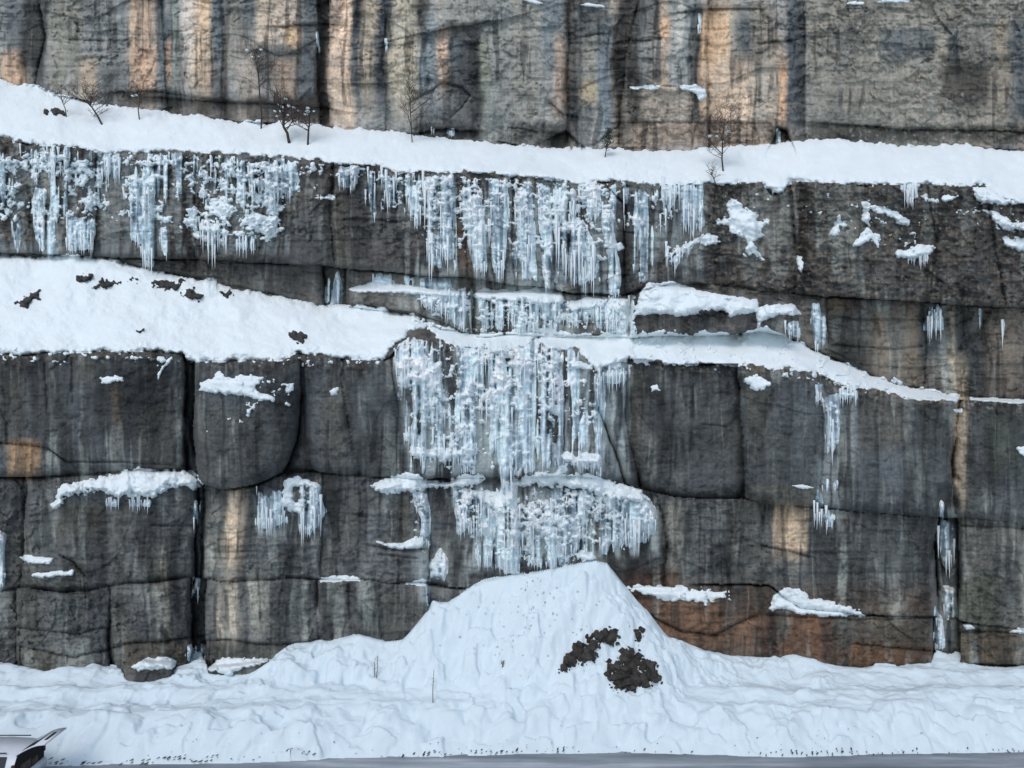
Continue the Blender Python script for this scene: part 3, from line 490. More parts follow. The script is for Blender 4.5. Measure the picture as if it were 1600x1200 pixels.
exec_ice = [
 ("fine frost streaks across the rock between the ice columns of the upper icefall", "560 262 640 276 800 280 970 288 978 430 900 440 760 432 660 410 570 330", .1, .3, 12, .64, .08),
 ("fine frost streaks on the dark bay right of the upper icefall", "975 292 1100 292 1100 350 1060 400 985 430", .08, .3, 16, .56, .10),
 ("thin frost film behind the columns of the middle icefall", "612 548 660 530 880 532 950 570 945 640 900 690 885 742 640 740 630 640", .12, .4, 0, .57, .05),
 ("thin frost film behind the lower icefall", "700 760 860 765 1020 790 1020 840 900 880 740 885", .12, .4, 0, .48, .05),
 ("grey frost film under the upper terrace lip at the left", "-40 226 130 234 300 242 470 252 470 300 400 330 300 300 180 320 60 345 -40 340", .12, .3, 14, .52, .12),
 ("short ice curtain behind the snow clumps left of the bare squarish block", "385 262 440 258 442 300 430 318 400 322 388 300", .4, .3, 22),
 ("short ice tuft under the terrace lip left of the thin grey icicle streaks", "528 262 560 262 560 285 552 296 532 290", .55, .3, 14),
 # upper wall, left to right
 ("pale ice spear on the cliff left end just under the upper snow terrace", "66 226 106 228 112 248 104 262 90 250 82 280 77 258", .15, .4, 22),
 ("glassy ice sheet under the upper snow terrace right of the pale ice spear", "153 245 190 243 191 262 182 282 176 264 160 284 154 296", .1, .4, 18),
 ("grey ice strip at the far left touching the lower snow terrace", "18 345 32 345 31 378 27 392 20 370", .2, .5, 14),
 ("crusty ice column left of the slim round pillar", "54 295 75 296 72 345 70 388 62 392 54 360 52 330", .35, .7, 10),
 ("slim round ice pillar standing on the left snow terrace", "79 318 85 320 87 360 86 404 74 404 74 345", .1, .8, 0),
 ("broad white icicle curtain reaching down to the left snow terrace", "103 335 115 340 150 345 149 368 145 388 105 392", .3, .35, 16),
 ("long glassy ice curtain with a thick white foot, left of the bare brown rib", "192 275 240 280 242 345 241 414 222 416 218 380 202 372 200 345 193 335", .25, .55, 22),
 ("thin ice strip right of the long glassy curtain", "248 358 258 356 261 390 257 398 249 372", .2, .4, 16),
 ("snow-fed icicle fan with one long central spear", "310 345 352 348 354 382 343 388 337 405 330 390 314 378", .4, .4, 34),
 ("blue ice pad below the long spear icicle among dark stones", "318 437 340 437 343 462 322 464", .3, .8, 0),
 ("short icicle row under snow clumps right of the icicle fan", "364 372 400 368 400 388 366 390", .3, .4, 18),
 ("small ice stump in the dark niche, the left one", "509 436 515 436 515 470 507 472", .1, .8, 0),
 ("wider cone-shaped ice stump in the dark niche", "528 426 536 448 534 480 517 479 521 450", .1, .8, 0),
 ("thin grey icicle streak left of the icefall", "574 268 598 272 592 310 586 345 579 345", .2, .3, 26),
 ("second thin grey icicle streak nearer the icefall", "600 275 624 278 616 305 610 322 604 320", .2, .3, 26),
 ("bright icicle curtain ending in a sharp point at the icefall left edge", "634 292 660 292 659 345 651 358 643 362 636 330", .12, .3, 34),
 ("rimed thick ice column with spiky foot in the upper icefall", "660 278 704 274 707 340 710 392 700 410 692 398 682 405 677 418 668 405 663 360", .5, .4, 34),
 ("snow-crusted ice ribbon left of the smooth blue-white curtain", "722 280 745 280 757 330 765 412 757 422 737 418 732 375 726 340", .62, .3, 22),
 ("smooth blue-white ice curtain in the middle of the upper icefall", "763 280 794 282 791 380 787 430 779 434 768 410", .2, .5, 26),
 ("ice column with a snowy head and spread icicle foot", "808 296 833 292 836 350 838 388 828 402 820 425 812 402 804 400 806 350", .45, .55, 26),
 ("slender white ice column standing right of the snowy-headed one", "842 286 858 290 862 330 865 400 861 450 850 452 847 380 842 330", .4, .4, 8),
 ("ragged double ice curtain with long tips, upper icefall right side", "866 345 900 332 922 370 933 400 930 434 915 438 908 408 902 424 888 430 882 415 874 395", .45, .35, 34),
 ("grey thin ice film above the ragged double curtain", "866 296 902 296 906 335 880 345 867 330", .25, .35, 16),
 ("snow-loaded ice lobe just below the upper terrace, right part of the icefall", "900 284 936 284 942 328 925 346 906 316", .85, .3, 12),
 ("knobbly ice column at the right edge of the upper icefall", "938 322 958 328 962 400 970 430 969 466 953 467 948 400 942 360", .5, .5, 5),
 ("narrow wet ice runnel in the dark bay", "998 298 1011 298 1013 370 1013 438 1000 440 999 370", .2, .7, 8),
 ("short pointed icicle tuft under the terrace in the dark bay", "1034 288 1058 288 1054 315 1048 330 1042 315", .12, .35, 24),
 ("bright icicle curtain at the right end of the dark bay", "1060 288 1096 288 1097 330 1094 350 1084 356 1074 352 1065 335", .12, .3, 26),
 ("snow-dotted ice drip below the bright curtain, above the slab", "1036 390 1084 378 1080 398 1062 405 1052 428 1042 428", .45, .6, 20),
 ("small pale ice drip under the terrace on the brown right blocks", "1410 288 1437 288 1433 306 1426 316 1418 316 1412 306", .15, .4, 18),
 ("fine icicle row under the shelf-like snow patch on the brown rock", "1418 402 1450 400 1449 406 1420 408", .2, .3, 22),
 # recessed beds
 ("clear ice apron with a pale column at its right end, under the narrow snow shelf", "640 458 718 452 736 456 736 514 720 512 700 494 664 478", .3, .6, 14),
 ("small blue ice pad below the black overhang", "585 428 613 430 616 444 585 442", .05, .9, 0),
 ("long blue ice pad below the spiky-footed column", "632 434 700 437 704 452 640 450", .1, .9, 0),
 ("wide icicle screen on the recessed bed in the icefall middle", "748 466 800 462 880 466 881 500 870 516 752 518", .38, .4, 12),
 ("icicle screen beside the snow-capped slab", "884 478 984 472 978 498 962 514 890 508", .3, .5, 14),
 ("lone ice pillar in the corner right of the slab", "1267 474 1282 474 1288 500 1286 534 1279 545 1271 530 1266 500", .1, .7, 10),
 ("small ice drip at the right end of the slab", "1226 502 1246 504 1252 526 1230 522", .1, .7, 12),
 ("mask-shaped ice with a row of icicle teeth at right", "1450 476 1468 478 1476 500 1481 516 1440 518 1441 504 1449 496", .2, .7, 22),
 ("hair-thin icicle streak right of the mask-shaped ice", "1530 484 1535 484 1534 505 1531 510", .1, .5, 16),
 ("hair-thin icicle streak near the far right edge of the buff rock", "1565 500 1570 500 1569 525 1566 530", .1, .5, 26),
 # middle wall
 ("broad rime-covered ice sheet at the left of the middle icefall", "615 552 640 528 668 533 664 560 690 568 692 610 708 650 703 686 722 705 721 722 660 720 640 704 634 680 650 650 640 610 620 600", .55, .5, 22),
 ("tall blue-grey ice column left of the main icefall stem", "714 540 736 542 739 640 747 700 742 738 720 738 722 660 716 600", .35, .8, 8),
 ("main icefall stem falling the whole height of the middle wall", "750 600 745 530 800 524 802 560 803 762 785 760 776 712 765 706 762 660 752 640", .45, .55, 18),
 ("blue fluted ice sheet right of the main stem", "800 540 832 560 831 640 836 735 800 742", .4, .7, 14),
 ("pale ice sheet with a heap of rime on its lower half", "836 530 876 540 879 575 881 640 881 725 846 730 838 690 844 640", .5, .5, 14),
 ("tall single ice spear in the dark recess right of the icefall", "926 586 943 586 945 650 940 688 938 742 931 742 928 660", .15, .5, 8),
 ("icicle fringe under the snow beside the large smooth block", "932 578 984 578 982 596 938 598", .2, .4, 30),
 ("ice wedge behind the tall single spear", "904 660 918 640 918 690 906 706", .1, .8, 8),
 ("short ice curtain under the snow knob at the icefall foot", "886 714 938 716 939 740 925 730 892 726", .35, .5, 16),
 ("narrow icefall hanging on the right side of the middle wall", "1286 622 1312 616 1314 668 1310 690 1300 712 1293 706 1288 680", .2, .6, 26),
 ("small ice strip under the thin snow ledge left of the narrow icefall", "1274 602 1285 602 1283 622 1275 628", .1, .5, 14),
 ("faint icicle row under the thin snow ledge right of the narrow icefall", "1312 610 1342 612 1340 622 1314 622", .15, .4, 24),
 ("violet-grey ice patch below the narrow icefall", "1284 750 1310 752 1309 764 1285 766", .1, .6, 16),
 # lower wall
 ("thin ice film with icicle fringe on the buff-streaked block", "400 772 440 768 443 800 446 815 432 822 424 828 402 820", .12, .55, 28),
 ("blue ice curtain hanging under the looped snow", "468 758 503 760 507 800 500 820 490 828 480 835 472 828 468 800", .15, .85, 30),
 ("rimed ice ribbon dropping from the lower snow shelf", "644 768 668 772 671 850 653 850 656 815", .62, .6, 8),
 ("great rime-encrusted ice sheet at the left of the lower icefall", "708 758 742 765 800 795 872 770 872 886 830 888 750 886 738 860 758 838 714 832", .55, .65, 16),
 ("lower icefall stem reaching the avalanche cone", "784 745 808 748 810 895 788 895", .4, .6, 5),
 ("grey fluted ice sheet below the curved snow shelf", "868 765 960 768 986 785 982 845 956 856 930 866 870 862", .42, .55, 12),
 ("blue ice curtain with even tips at the right end of the lower icefall", "984 784 1020 782 1029 808 1025 836 1006 836 990 850 979 846 976 815", .2, .8, 26),
 ("thin ice strand in the open joint under the snow shelf end", "303 783 314 783 312 820 308 832 302 820", .1, .6, 16),
 ("row of small icicles under the long left snow shelf", "162 782 242 784 242 790 164 789", .15, .4, 24),
 ("small bent ice drip across the horizontal crack at right", "1276 765 1284 766 1290 795 1304 806 1300 822 1288 816 1272 815 1271 795", .1, .7, 22),
 ("swollen ice tongue in the black gully", "1470 784 1477 786 1476 812 1486 816 1494 840 1493 866 1486 886 1478 894 1470 876 1465 850 1467 812", .12, .75, 22),
 ("frosted ice at the gully foot, the lower left piece", "1460 945 1472 965 1476 1012 1460 1012 1458 970", .3, .7, 6),
 ("frosted ice at the gully foot, the upper right piece", "1474 918 1496 920 1495 960 1480 966 1474 945", .3, .7, 10),
 ("dull violet ice in the joint between the foot blocks", "301 905 313 905 311 962 300 968", .15, .7, 14),
 ("round frosty ice lump at the base of the icy joint", "293 1008 318 1008 322 1036 306 1044 292 1030", .35, .7, 0),
 ("pale ice strip at the left picture edge low on the wall", "-20 832 9 834 10 900 2 925 -20 930", .2, .5, 12),
 ("snow-coated ice ball left of the avalanche cone top", "669 880 688 860 701 878 694 906 674 902", .75, .5, 0),
 ("thin ice strip beside the dark foot block under the ice ball", "663 908 673 905 671 948 665 945", .4, .6, 0),
 # top wall
 ("long slim icicle in the black groove of the top wall", "1090 20 1097 22 1096 50 1090 55", 0, .4, 24),
 ("small white ice spike in the hollow at the top wall foot", "1214 203 1220 203 1220 224 1213 224", .3, .2, 0),
 ("small white ice strand in the broad black groove of the top wall", "494 48 499 48 499 80 496 82", .2, .3, 8),
 ("tiny ice strand in the black seep of the top wall", "602 60 607 60 606 78 603 80", .2, .4, 6),
 ("faint icicle row low in the hollow under the top wall", "670 203 716 205 714 208 672 207", .1, .5, 8)]
for a_ in exec_ice:
    wid = np.ptp(pts(a_[1])[:, 0])
    if len(a_) > 5: ice(a_[0], a_[1], a_[2], a_[3], a_[4], gap=a_[5], th=a_[6], rag=8, n=.3, bars=.2, cat='frost streaks', name='frost_film'); continue
    ice(a_[0], a_[1], a_[2], a_[3], a_[4], gap=.40 if wid > 75 else .33 if wid > 40 else .2, rag=4 if wid > 18 else 1.5, th=.3 if wid > 14 else .16)
hang()

# snow -----------------------------------------------------------------
SP = []
def snow(label, P, tmax=.3, r=7, rag=5, name='snow_patch', cat='snow patch', group='snow patches on the cliff', kind=None, mat='snow'):
    P = pts(P) if isinstance(P, str) else P; sl = window(P); u, v = U[sl], V[sl]
    nn = fbm(u, v, 16, 12, 12, 4) - .5
    sdv = poly_sd(u, v, P) + rag * 2.2 * nn + (1.0 if name == 'snow_terrace' else 2.2) * min(rag, 5) * (fbm(u, v, 5, 4.5, 18, 3) - .5)
    if name == 'snow_patch': r = r * 1.5; tmax = tmax * .75
    q = np.clip(sdv / r, 0, 1); t = np.where(sdv > 0, tmax * np.sqrt(np.maximum(0, 1 - (1 - q) ** 2)) * (1 + .5 * nn), sdv * .03)
    base_ = blur(TOP[sl], 40 if tmax > .33 else 8); t = np.where(sdv > 0, t * 1.0 + (TOP[sl] - base_) * np.clip(sdv / (r * 1.5), 0, 1) * .8, t)
    if name == 'snow_patch':      # drifted: thin at the back against the rock, thick at the outer lip
        ins = sdv > 0; wv = np.cumsum(ins, 0) / np.maximum(ins.sum(0), 1); t = np.where(ins, t * (.35 + 1.1 * blur(wv, 3)), t)
    t = np.where(sdv > 0, np.maximum(t, .012), t)
    o, Dn = layer(name, sl, t, M[mat])
    if o is None: return
    if kind: tag(o, kind=kind)
    else: tag(o, label, cat, group)
    TOP[sl] = np.minimum(TOP[sl], np.where(t > 0, Dn, 99))
def band(top, bot, u0, u1, left=(), right=(), step=8):
    uu = np.arange(u0, u1 + .1, step); a_ = np.stack([uu, cv(top, uu)], -1); b_ = np.stack([uu, cv(bot, uu)], -1)[::-1]
    return np.vstack([a_] + ([np.array(right)] if len(right) else []) + [b_] + ([np.array(left)] if len(left) else []))
LG = dict(name='snow_terrace', cat='snow terrace', group='long snow terraces between the rock walls')
snow('long unbroken snow terrace at the foot of the top wall, with bare trees on it', band(E3t, E3b, -890, 2480), .55, 16, 5, **LG)
snow('wide steep snow terrace at the left, between icicle wall and slate wall', band(E2t, E2b, -890, 600, right=[(690, 506), (668, 513), (640, 520), (622, 536), (606, 552)]), .6, 18, 5, **LG)
snow('snow terrace tapering to the right between slab and slate wall', band(E2t, E2b, 950, 1500), .34, 22, 8, **LG)
snow('thin snow line at the right edge continuing the tapering terrace', band(E2t, E2b, 1516, 2480), .3, 6, 2, **LG)
SN = [
 ('snow saddle crossing the icefall middle between the two terraces', "640 490 690 507 720 519 800 516 862 512 900 524 960 518 990 502 992 560 962 576 930 582 900 542 872 552 838 530 790 548 748 544 706 540 668 514", .4, 9, 6),
 ('small snow line on the brown recess right of the pale rimed sheet', "888 566 905 562 930 572 926 578 895 574", .2, 5, 3),
 ('thin snow shelf above the clear ice apron', "545 452 582 441 622 444 690 455 716 464 664 460 604 456 562 457", .35, 5, 2),
 ('snow shelf on top of the wide icicle screen', "733 464 754 451 800 454 848 448 876 455 882 472 842 476 800 470 760 468", .4, 6, 3),
 ('snow strip on top of the icicle screen beside the slab', "880 474 916 464 948 469 944 480 892 484", .35, 6, 2),
 ('icy snow chute joining slab cap and saddle', "946 478 962 462 992 462 990 505 976 522 950 522 972 495", .35, 6, 4),
 ('thick smooth snow cap on the jutting brown slab', "990 494 1000 456 1012 443 1046 440 1082 450 1112 458 1152 463 1182 468 1184 486 1142 494 1130 487 1100 490 1060 493 1022 490", .7, 10, 2),
 ('small humped snow cap at the slab right end', "1182 484 1200 475 1240 475 1253 491 1216 491 1192 502 1184 512", .4, 7, 2),
 ('long arched snow shelf under the wide slate block at left', "82 792 92 760 130 752 160 745 215 732 270 736 300 735 318 762 300 768 290 758 262 762 245 776 205 776 170 774 140 768 100 778 92 794", .75, 10, 5),
 ('looped snow draped over ice on the buff-streaked block', "440 780 445 750 465 744 500 755 503 764 470 758 458 762 456 780 470 792 474 804 462 802 440 790", .25, 5, 3),
 ('snow shelf left above the lower icefall', "580 758 600 750 640 740 655 742 668 750 700 752 728 740 752 744 760 752 740 760 690 760 640 768 605 772", .65, 9, 5),
 ('blob of snow on the rime sheet below the main stem', "740 768 760 765 800 775 804 790 782 800 758 792", .5, 9, 5),
 ('curved snow shelf capping the lower icefall at right', "796 752 830 742 872 736 885 742 920 740 960 752 1000 768 1014 780 1000 786 960 780 930 768 890 764 840 758 800 760", .8, 10, 5),
 ('jagged snow patch on top of the bulging block', "306 612 318 595 338 590 342 580 350 588 372 586 410 590 398 604 404 614 428 620 430 626 400 624 380 616 340 614 322 612", .25, 5, 4),
 ('small flat snow patch high on the wide slate block', "154 590 168 586 192 588 194 596 160 597", .15, 4, 3),
 ('triangular snow flake at the top corner of the wide slate block', "246 585 270 562 268 555 254 572 248 592", .15, 4, 2),
 ('tiny snow dab beside the curved crack', "514 612 520 604 530 606 528 616 518 618", .15, 4, 2),
 ('tiny snow dab high on the bulging block right corner', "446 600 458 598 460 610 448 612", .15, 4, 2),
 ('crescent of snow on the small ledge left of the lower icefall', "582 844 600 848 630 848 650 838 664 846 656 856 622 858 596 852", .25, 5, 2),
 ('thin snow line on top of the dark foot block', "498 903 520 899 560 901 562 907 530 908 500 910", .25, 4, 2),
 ('little snow wedge at the right top of the dark foot block', "632 912 650 908 660 902 668 906 666 916 645 914", .2, 4, 2),
 ('curved snow strip on the small ledge low at the far left', "29 870 40 866 70 871 86 871 78 880 45 879", .25, 4, 2),
 ('broken thin snow strip below the curved one at the far left', "45 898 60 895 92 894 116 892 112 899 70 902 50 902", .18, 4, 3),
 ('speckled snow strip on the red-brown foot right of the avalanche cone', "976 918 1000 916 1030 914 1062 918 1100 920 1136 924 1138 936 1100 938 1070 936 1040 938 1010 930", .13, 5, 9),
 ('curved snow strip on the rust brown foot block', "1202 952 1206 930 1226 918 1254 922 1262 934 1300 940 1346 954 1352 962 1300 964 1250 958 1228 952", .22, 6, 4),
 ('star-shaped snow patch left of the deep dark cleft', "1136 322 1146 312 1160 325 1182 330 1184 345 1202 342 1204 348 1188 360 1200 368 1180 378 1188 396 1192 406 1178 398 1164 400 1168 375 1140 362 1138 352 1120 346 1140 338", .2, 5, 5),
 ('snow patch above the icy drip at the right end of the dark bay', "1058 392 1078 380 1090 368 1110 361 1126 378 1102 382 1088 380 1072 392", .25, 5, 4),
 ('upright snow strip high on the brown freckled block', "1345 316 1358 313 1360 340 1358 352 1348 345", .18, 4, 3),
 ('slanting snow strip on the brown freckled block', "1360 322 1382 324 1404 334 1424 346 1420 352 1400 346 1385 334 1364 330", .18, 4, 3),
 ('triangular snow patch in the middle of the brown freckled block', "1334 382 1344 368 1354 356 1374 368 1372 386 1360 374 1348 384", .18, 4, 3),
 ('shelf-like snow patch with icicles under it on the brown right wall', "1398 396 1402 388 1420 390 1434 382 1458 384 1456 394 1440 402 1420 404 1402 402", .3, 5, 3),
 ('small leaning snow patch left on the brown freckled block', "1296 366 1306 344 1312 336 1314 345 1310 368", .15, 4, 3),
 ('small dripping snow patch in the cleft', "1244 398 1252 402 1256 418 1252 428 1246 420", .15, 4, 2),
 ('small snow wisp high on the far right block', "1472 306 1498 303 1496 310 1474 316", .15, 4, 3),
 ('snow bulge hanging at the top right edge over the brown block', "1518 292 1620 290 1620 318 1560 320 1540 318 1534 320", .45, 8, 3),
 ('broad snow strip at the right edge below the snow bulge', "1544 326 1560 332 1580 346 1640 350 1640 362 1572 358 1552 346", .35, 6, 3),
 ('lower snow patch at the right edge of the brown wall', "1562 366 1580 372 1640 378 1640 398 1590 392 1566 382", .3, 6, 4),
 ('small snow patch on the low brown ledge at the wall foot', "200 1042 222 1030 262 1026 274 1034 268 1044 240 1046 212 1048", .3, 6, 3),
 ('snow between the thin ledge rocks at the wall foot', "326 1046 340 1030 390 1028 420 1030 404 1040 380 1042 362 1056 340 1050", .3, 6, 3),
 ('little snow dab on the top left of the large smooth block', "1015 603 1026 600 1031 610 1018 612", .12, 4, 2),
 ('snow tatters on the block top between smooth block and narrow icefall', "1164 590 1182 586 1204 600 1196 606 1180 612 1170 606", .15, 4, 4),
 ('small white snow flake beside the buff streak', "1490 640 1504 638 1503 646 1494 644", .12, 4, 1),
 ('snow dab at the right edge of the middle wall', "1588 700 1600 698 1616 706 1610 716 1594 710", .15, 4, 2),
 ('thin snow dash above the horizontal crack at right', "1238 759 1254 757 1272 762 1254 764", .12, 3, 1),
 ('small snow dab low on the brown bedded block', "1504 976 1516 974 1524 982 1510 984", .15, 4, 1),
 ('small snow cap at the lower right picture edge', "1576 988 1590 980 1620 984 1620 992", .2, 4, 1),
 ('thin snow dash on the top wall between two black grooves', "984 136 1000 133 1032 134 1030 139 990 140", .18, 3, 2),
 ('snow clot in the black groove of the top wall', "1062 134 1086 132 1102 138 1104 150 1094 158 1088 146 1066 140", .2, 4, 2),
 ('thin snow rim at the top picture edge beside the brown groove', "904 8 916 5 940 8 946 11 920 10", .18, 3, 1),
 ('snow rim at the top picture edge left of the brown groove', "816 0 834 -1 848 5 838 6", .18, 3, 1),
 ('small snow rim at the top of the brown-grey slab, the left one', "1320 6 1334 2 1350 4 1346 7", .2, 3, 1),
 ('larger snow rim at the top edge of the brown-grey slab', "1370 4 1382 -2 1424 -1 1420 3 1386 4", .2, 3, 1),
 ('snow knob above the short ice curtain at the icefall foot', "876 712 888 706 900 712 915 705 936 712 940 722 912 722 884 720", .3, 6, 3),
 ('snow knob on the rime sheet foot, left middle icefall', "640 700 656 698 690 702 722 702 724 712 700 716 660 716 644 712", .28, 6, 6),
 ('snow cushion beside the right edge of the upper icefall', "958 382 970 378 977 388 966 392", .2, 4, 1),
 ('snow cushion at the top of the avalanche cone', "898 866 910 860 926 862 934 872 910 878", .3, 5, 3)]
for a_ in SN: snow(*a_)
# scattered tufts nobody could count, field by field
def speckle(P, dens, sc=13, th=.22, seed=0, lowfade=60):
    P = pts(P); sl = window(P, 10); u, v = U[sl], V[sl]; w = sstep(poly_sd(u, v, P), -12, 14)
    f = fbm(u + 4 * noise(u, v, 20, 20, 2), v, sc, sc * .8, 3 + seed, 4) + .30 * (fbm(u, v, 60, 50, 9 + seed, 2) - .5) - .12 * noise(u, v, 14, 90, 4 + seed)
    f = f + .35 * (fbm(u, v, 4.5, 4, 13 + seed, 2) - .5)
    s = f - (1 - w) * .5 - (.74 - .42 * dens)
    t = np.where(s > 0, th * np.sqrt(np.clip(s * 6, 0, 1)), s * .8)
    o, Dn = layer('snow_tufts', sl, t, M['snow'])
    if o:
        tag(o, kind='stuff'); TOP[sl] = np.minimum(TOP[sl], np.where(t > 0, Dn, 99))
speckle("-60 225 130 240 290 242 460 250 450 340 425 372 300 378 240 345 150 350 60 345 -60 350", .50, 14, .25, 0)
speckle("280 250 440 255 446 360 420 376 320 378 286 330", .66, 18, .25, 1)
speckle("98 250 150 250 152 352 100 352", .6, 12, .25, 10)
speckle("190 270 245 275 240 345 192 345", .5, 11, .25, 11)
speckle("-60 240 40 240 35 350 -60 360", .5, 12, .25, 12)
speckle("455 255 540 262 535 340 505 330 480 300 455 330", .22, 12, .2, 2)
speckle("640 265 960 285 965 420 880 400 730 400 660 400", .40, 8, .2, 3)
speckle("1120 292 1600 295 1600 400 1460 330 1440 400 1300 390 1240 330 1130 420", .10, 11, .16, 4)
speckle("630 530 880 530 880 720 640 720", .26, 8, .2, 5)
speckle("705 760 990 770 980 860 740 880", .34, 8, .2, 6)
speckle("960 900 1150 915 1160 945 1000 945", .22, 8, .16, 7)
speckle("150 236 470 246 640 268 800 272 980 284 980 304 800 300 640 296 470 276 150 264", .52, 11, .22, 14)
speckle("985 515 1250 520 1300 560 1480 612 1480 630 1300 610 1180 585 985 575", .5, 9, .18, 15)
speckle("0 545 290 545 600 558 600 574 290 575 0 566", .42, 8, .16, 16)
speckle("640 455 985 465 985 525 660 505", .42, 7, .2, 13)
speckle("640 770 672 770 672 910 640 910", .2, 8, .16, 8)
speckle("300 590 470 580 460 650 310 680", .12, 9, .14, 9)
# dark stones showing through the snow
def stones(label, P, th=.22, sc=7, ground=False, c=(44, 43, 41), group='dark stones showing through the snow', name='rock_outcrop', cat='rock'):
    P = pts(P); sl = window(P, 12); u, v = U[sl], V[sl]
    if ground:
        uu, vv = us[sl[1]], np.arange(P[:, 1].min() - 10, P[:, 1].max() + 10, 1.3); u, v = np.meshgrid(uu, vv)
        base_ = np.vectorize(ground_D)(u, v)
    else: base_ = TOP[sl]
    n1 = fbm(u, v, sc, sc * .9, 15, 4) - .5; n2 = np.abs(fbm(u, v, 5, 5, 16, 2) - .5)
    sdv = poly_sd(u, v, P) + 12 * n1 + 9 * (fbm(u, v, 3.6, 3.6, 18, 2) - .52)
    t = np.where(sdv > 0, th * np.clip(sdv / 4, 0, 1) * (.6 + 2.2 * n1 + 1.5 * n2) + .02, sdv * .02)
    Dn = base_ - np.where(t > 0, t, np.maximum(t, -.08) - .01); vm = t > 0
    fm = vm[:-1, :-1] | vm[1:, :-1] | vm[1:, 1:] | vm[:-1, 1:]
    if fm.sum() < 2: return
    cc = lin(c) * (.55 + 1.6 * fbm(u, v, 4, 4, 17, 3))[..., None] * 1.3
    tag(link(name, grid_mesh(name, u, v, Dn, fm, cc), M['rock']), label, cat, group)
for s in [("little dark stone strip, leftmost on the upper edge of the wide terrace", "119 432 130 430 143 430 140 437 124 441"), ("dark stone strip, second from left on the upper edge of the wide terrace", "144 449 160 438 190 439 190 444 172 449 150 451"),
          ("thin dark stone strip just right of the second one", "195 437 214 432 217 437 200 441"), ("dark stones in a larger cluster left of the blue ice pad", "234 441 252 435 268 440 286 440 284 452 262 453 246 449"),
          ("dark stone touching the blue ice pad on its left", "282 456 300 450 316 462 314 470 300 468 290 463"), ("dark stone touching the blue ice pad on its right", "344 456 360 455 367 464 352 467"),
          ("lone dark stone low in the middle of the wide terrace", "451 521 464 518 477 524 475 535 458 533"), ("half-buried stones at the left of the wide terrace", "26 472 46 458 62 454 62 468 48 472 44 482 30 480"),
          ("sliver of dark stone in the wide terrace snow", "211 516 225 513 224 517 214 519"), ("dark stones on the thin shelf edge of the slab cap", "1082 486 1100 484 1136 490 1130 496 1096 494"),
          ("dark pebble strip on the upper terrace near the left trees", "68 172 84 171 104 174 100 178 72 177")]: stones(*s)
RUB = plain('rubble', (.042, .038, .033), .95, .7, 3, bs=.8, bd=.05)
def rubble(label, P, n):
    P = pts(P); rr = random.Random(len(label)); bm = bmesh.new(); k = 0
    while k < n:
        u = rr.uniform(P[:, 0].min() - 6, P[:, 0].max() + 6); v = rr.uniform(P[:, 1].min() - 6, P[:, 1].max() + 6)
        sdv = float(poly_sd(np.array([[u]]), np.array([[v]]), P)[0, 0])
        if sdv < -5 or (sdv < 2 and rr.random() < .75): continue
        k += 1; d = ground_D(u, v); s_ = min(.30, .05 + .07 * rr.random() + .25 * rr.random() ** 5) * (1 if sdv > 2 else .55); c = at(u, v, d)
        Q = Matrix.Translation(c) @ Matrix.Rotation(rr.uniform(0, 6), 4, Vector((rr.random(), rr.random(), rr.random() + .1)).normalized()) @ Matrix.Diagonal((s_ * rr.uniform(.7, 1.4), s_ * rr.uniform(.6, 1), s_ * rr.uniform(.5, 1), 1))
        vs_ = bmesh.ops.create_icosphere(bm, subdivisions=1, radius=1, matrix=Q)['verts']
        for w in vs_: w.co += Vector((rr.uniform(-1, 1), rr.uniform(-1, 1), rr.uniform(-1, 1))) * s_ * .32
    tag(bmo('rubble_heap', bm, RUB), label, 'rubble', 'dark rubble on the avalanche cone')
for s in [("dark rubble patch slanting across the avalanche cone", "886 1040 893 1020 905 1006 925 991 946 985 963 983 964 1002 950 1004 936 1003 926 1030 914 1037 900 1033", 190),
          ("largest dark rubble patch low on the avalanche cone", "948 1040 965 1032 984 1012 1002 1024 1022 1034 1034 1064 1010 1068 976 1084 962 1076 950 1062", 330),
          ("small dark stone cluster above the largest rubble patch", "989 988 998 986 1005 1000 996 1003", 16),
          ("tiny dark clods at the lower left tip of the slanting rubble", "874 1048 882 1039 892 1040 886 1050", 14)]: rubble(*s)

bm = bmesh.new(); rr = random.Random(11)
for k in range(130):
    u = rr.gauss(850, 75); v = 900 + abs(rr.gauss(0, 70)) + abs(u - 850) * .35
    if v > 1085: continue
    s_ = rr.uniform(.02, .06); c = at(u, v, ground_D(u, v)); vs_ = bmesh.ops.create_icosphere(bm, subdivisions=1, radius=s_, matrix=Matrix.Translation(c))['verts']
    for w in vs_: w.co += Vector((rr.uniform(-1, 1), rr.uniform(-1, 1), rr.uniform(-1, 1))) * s_ * .4
tag(bmo('fallen_crumbs', bm, plain('crumb', (.55, .58, .60), .8, .6, 3)), kind='stuff')
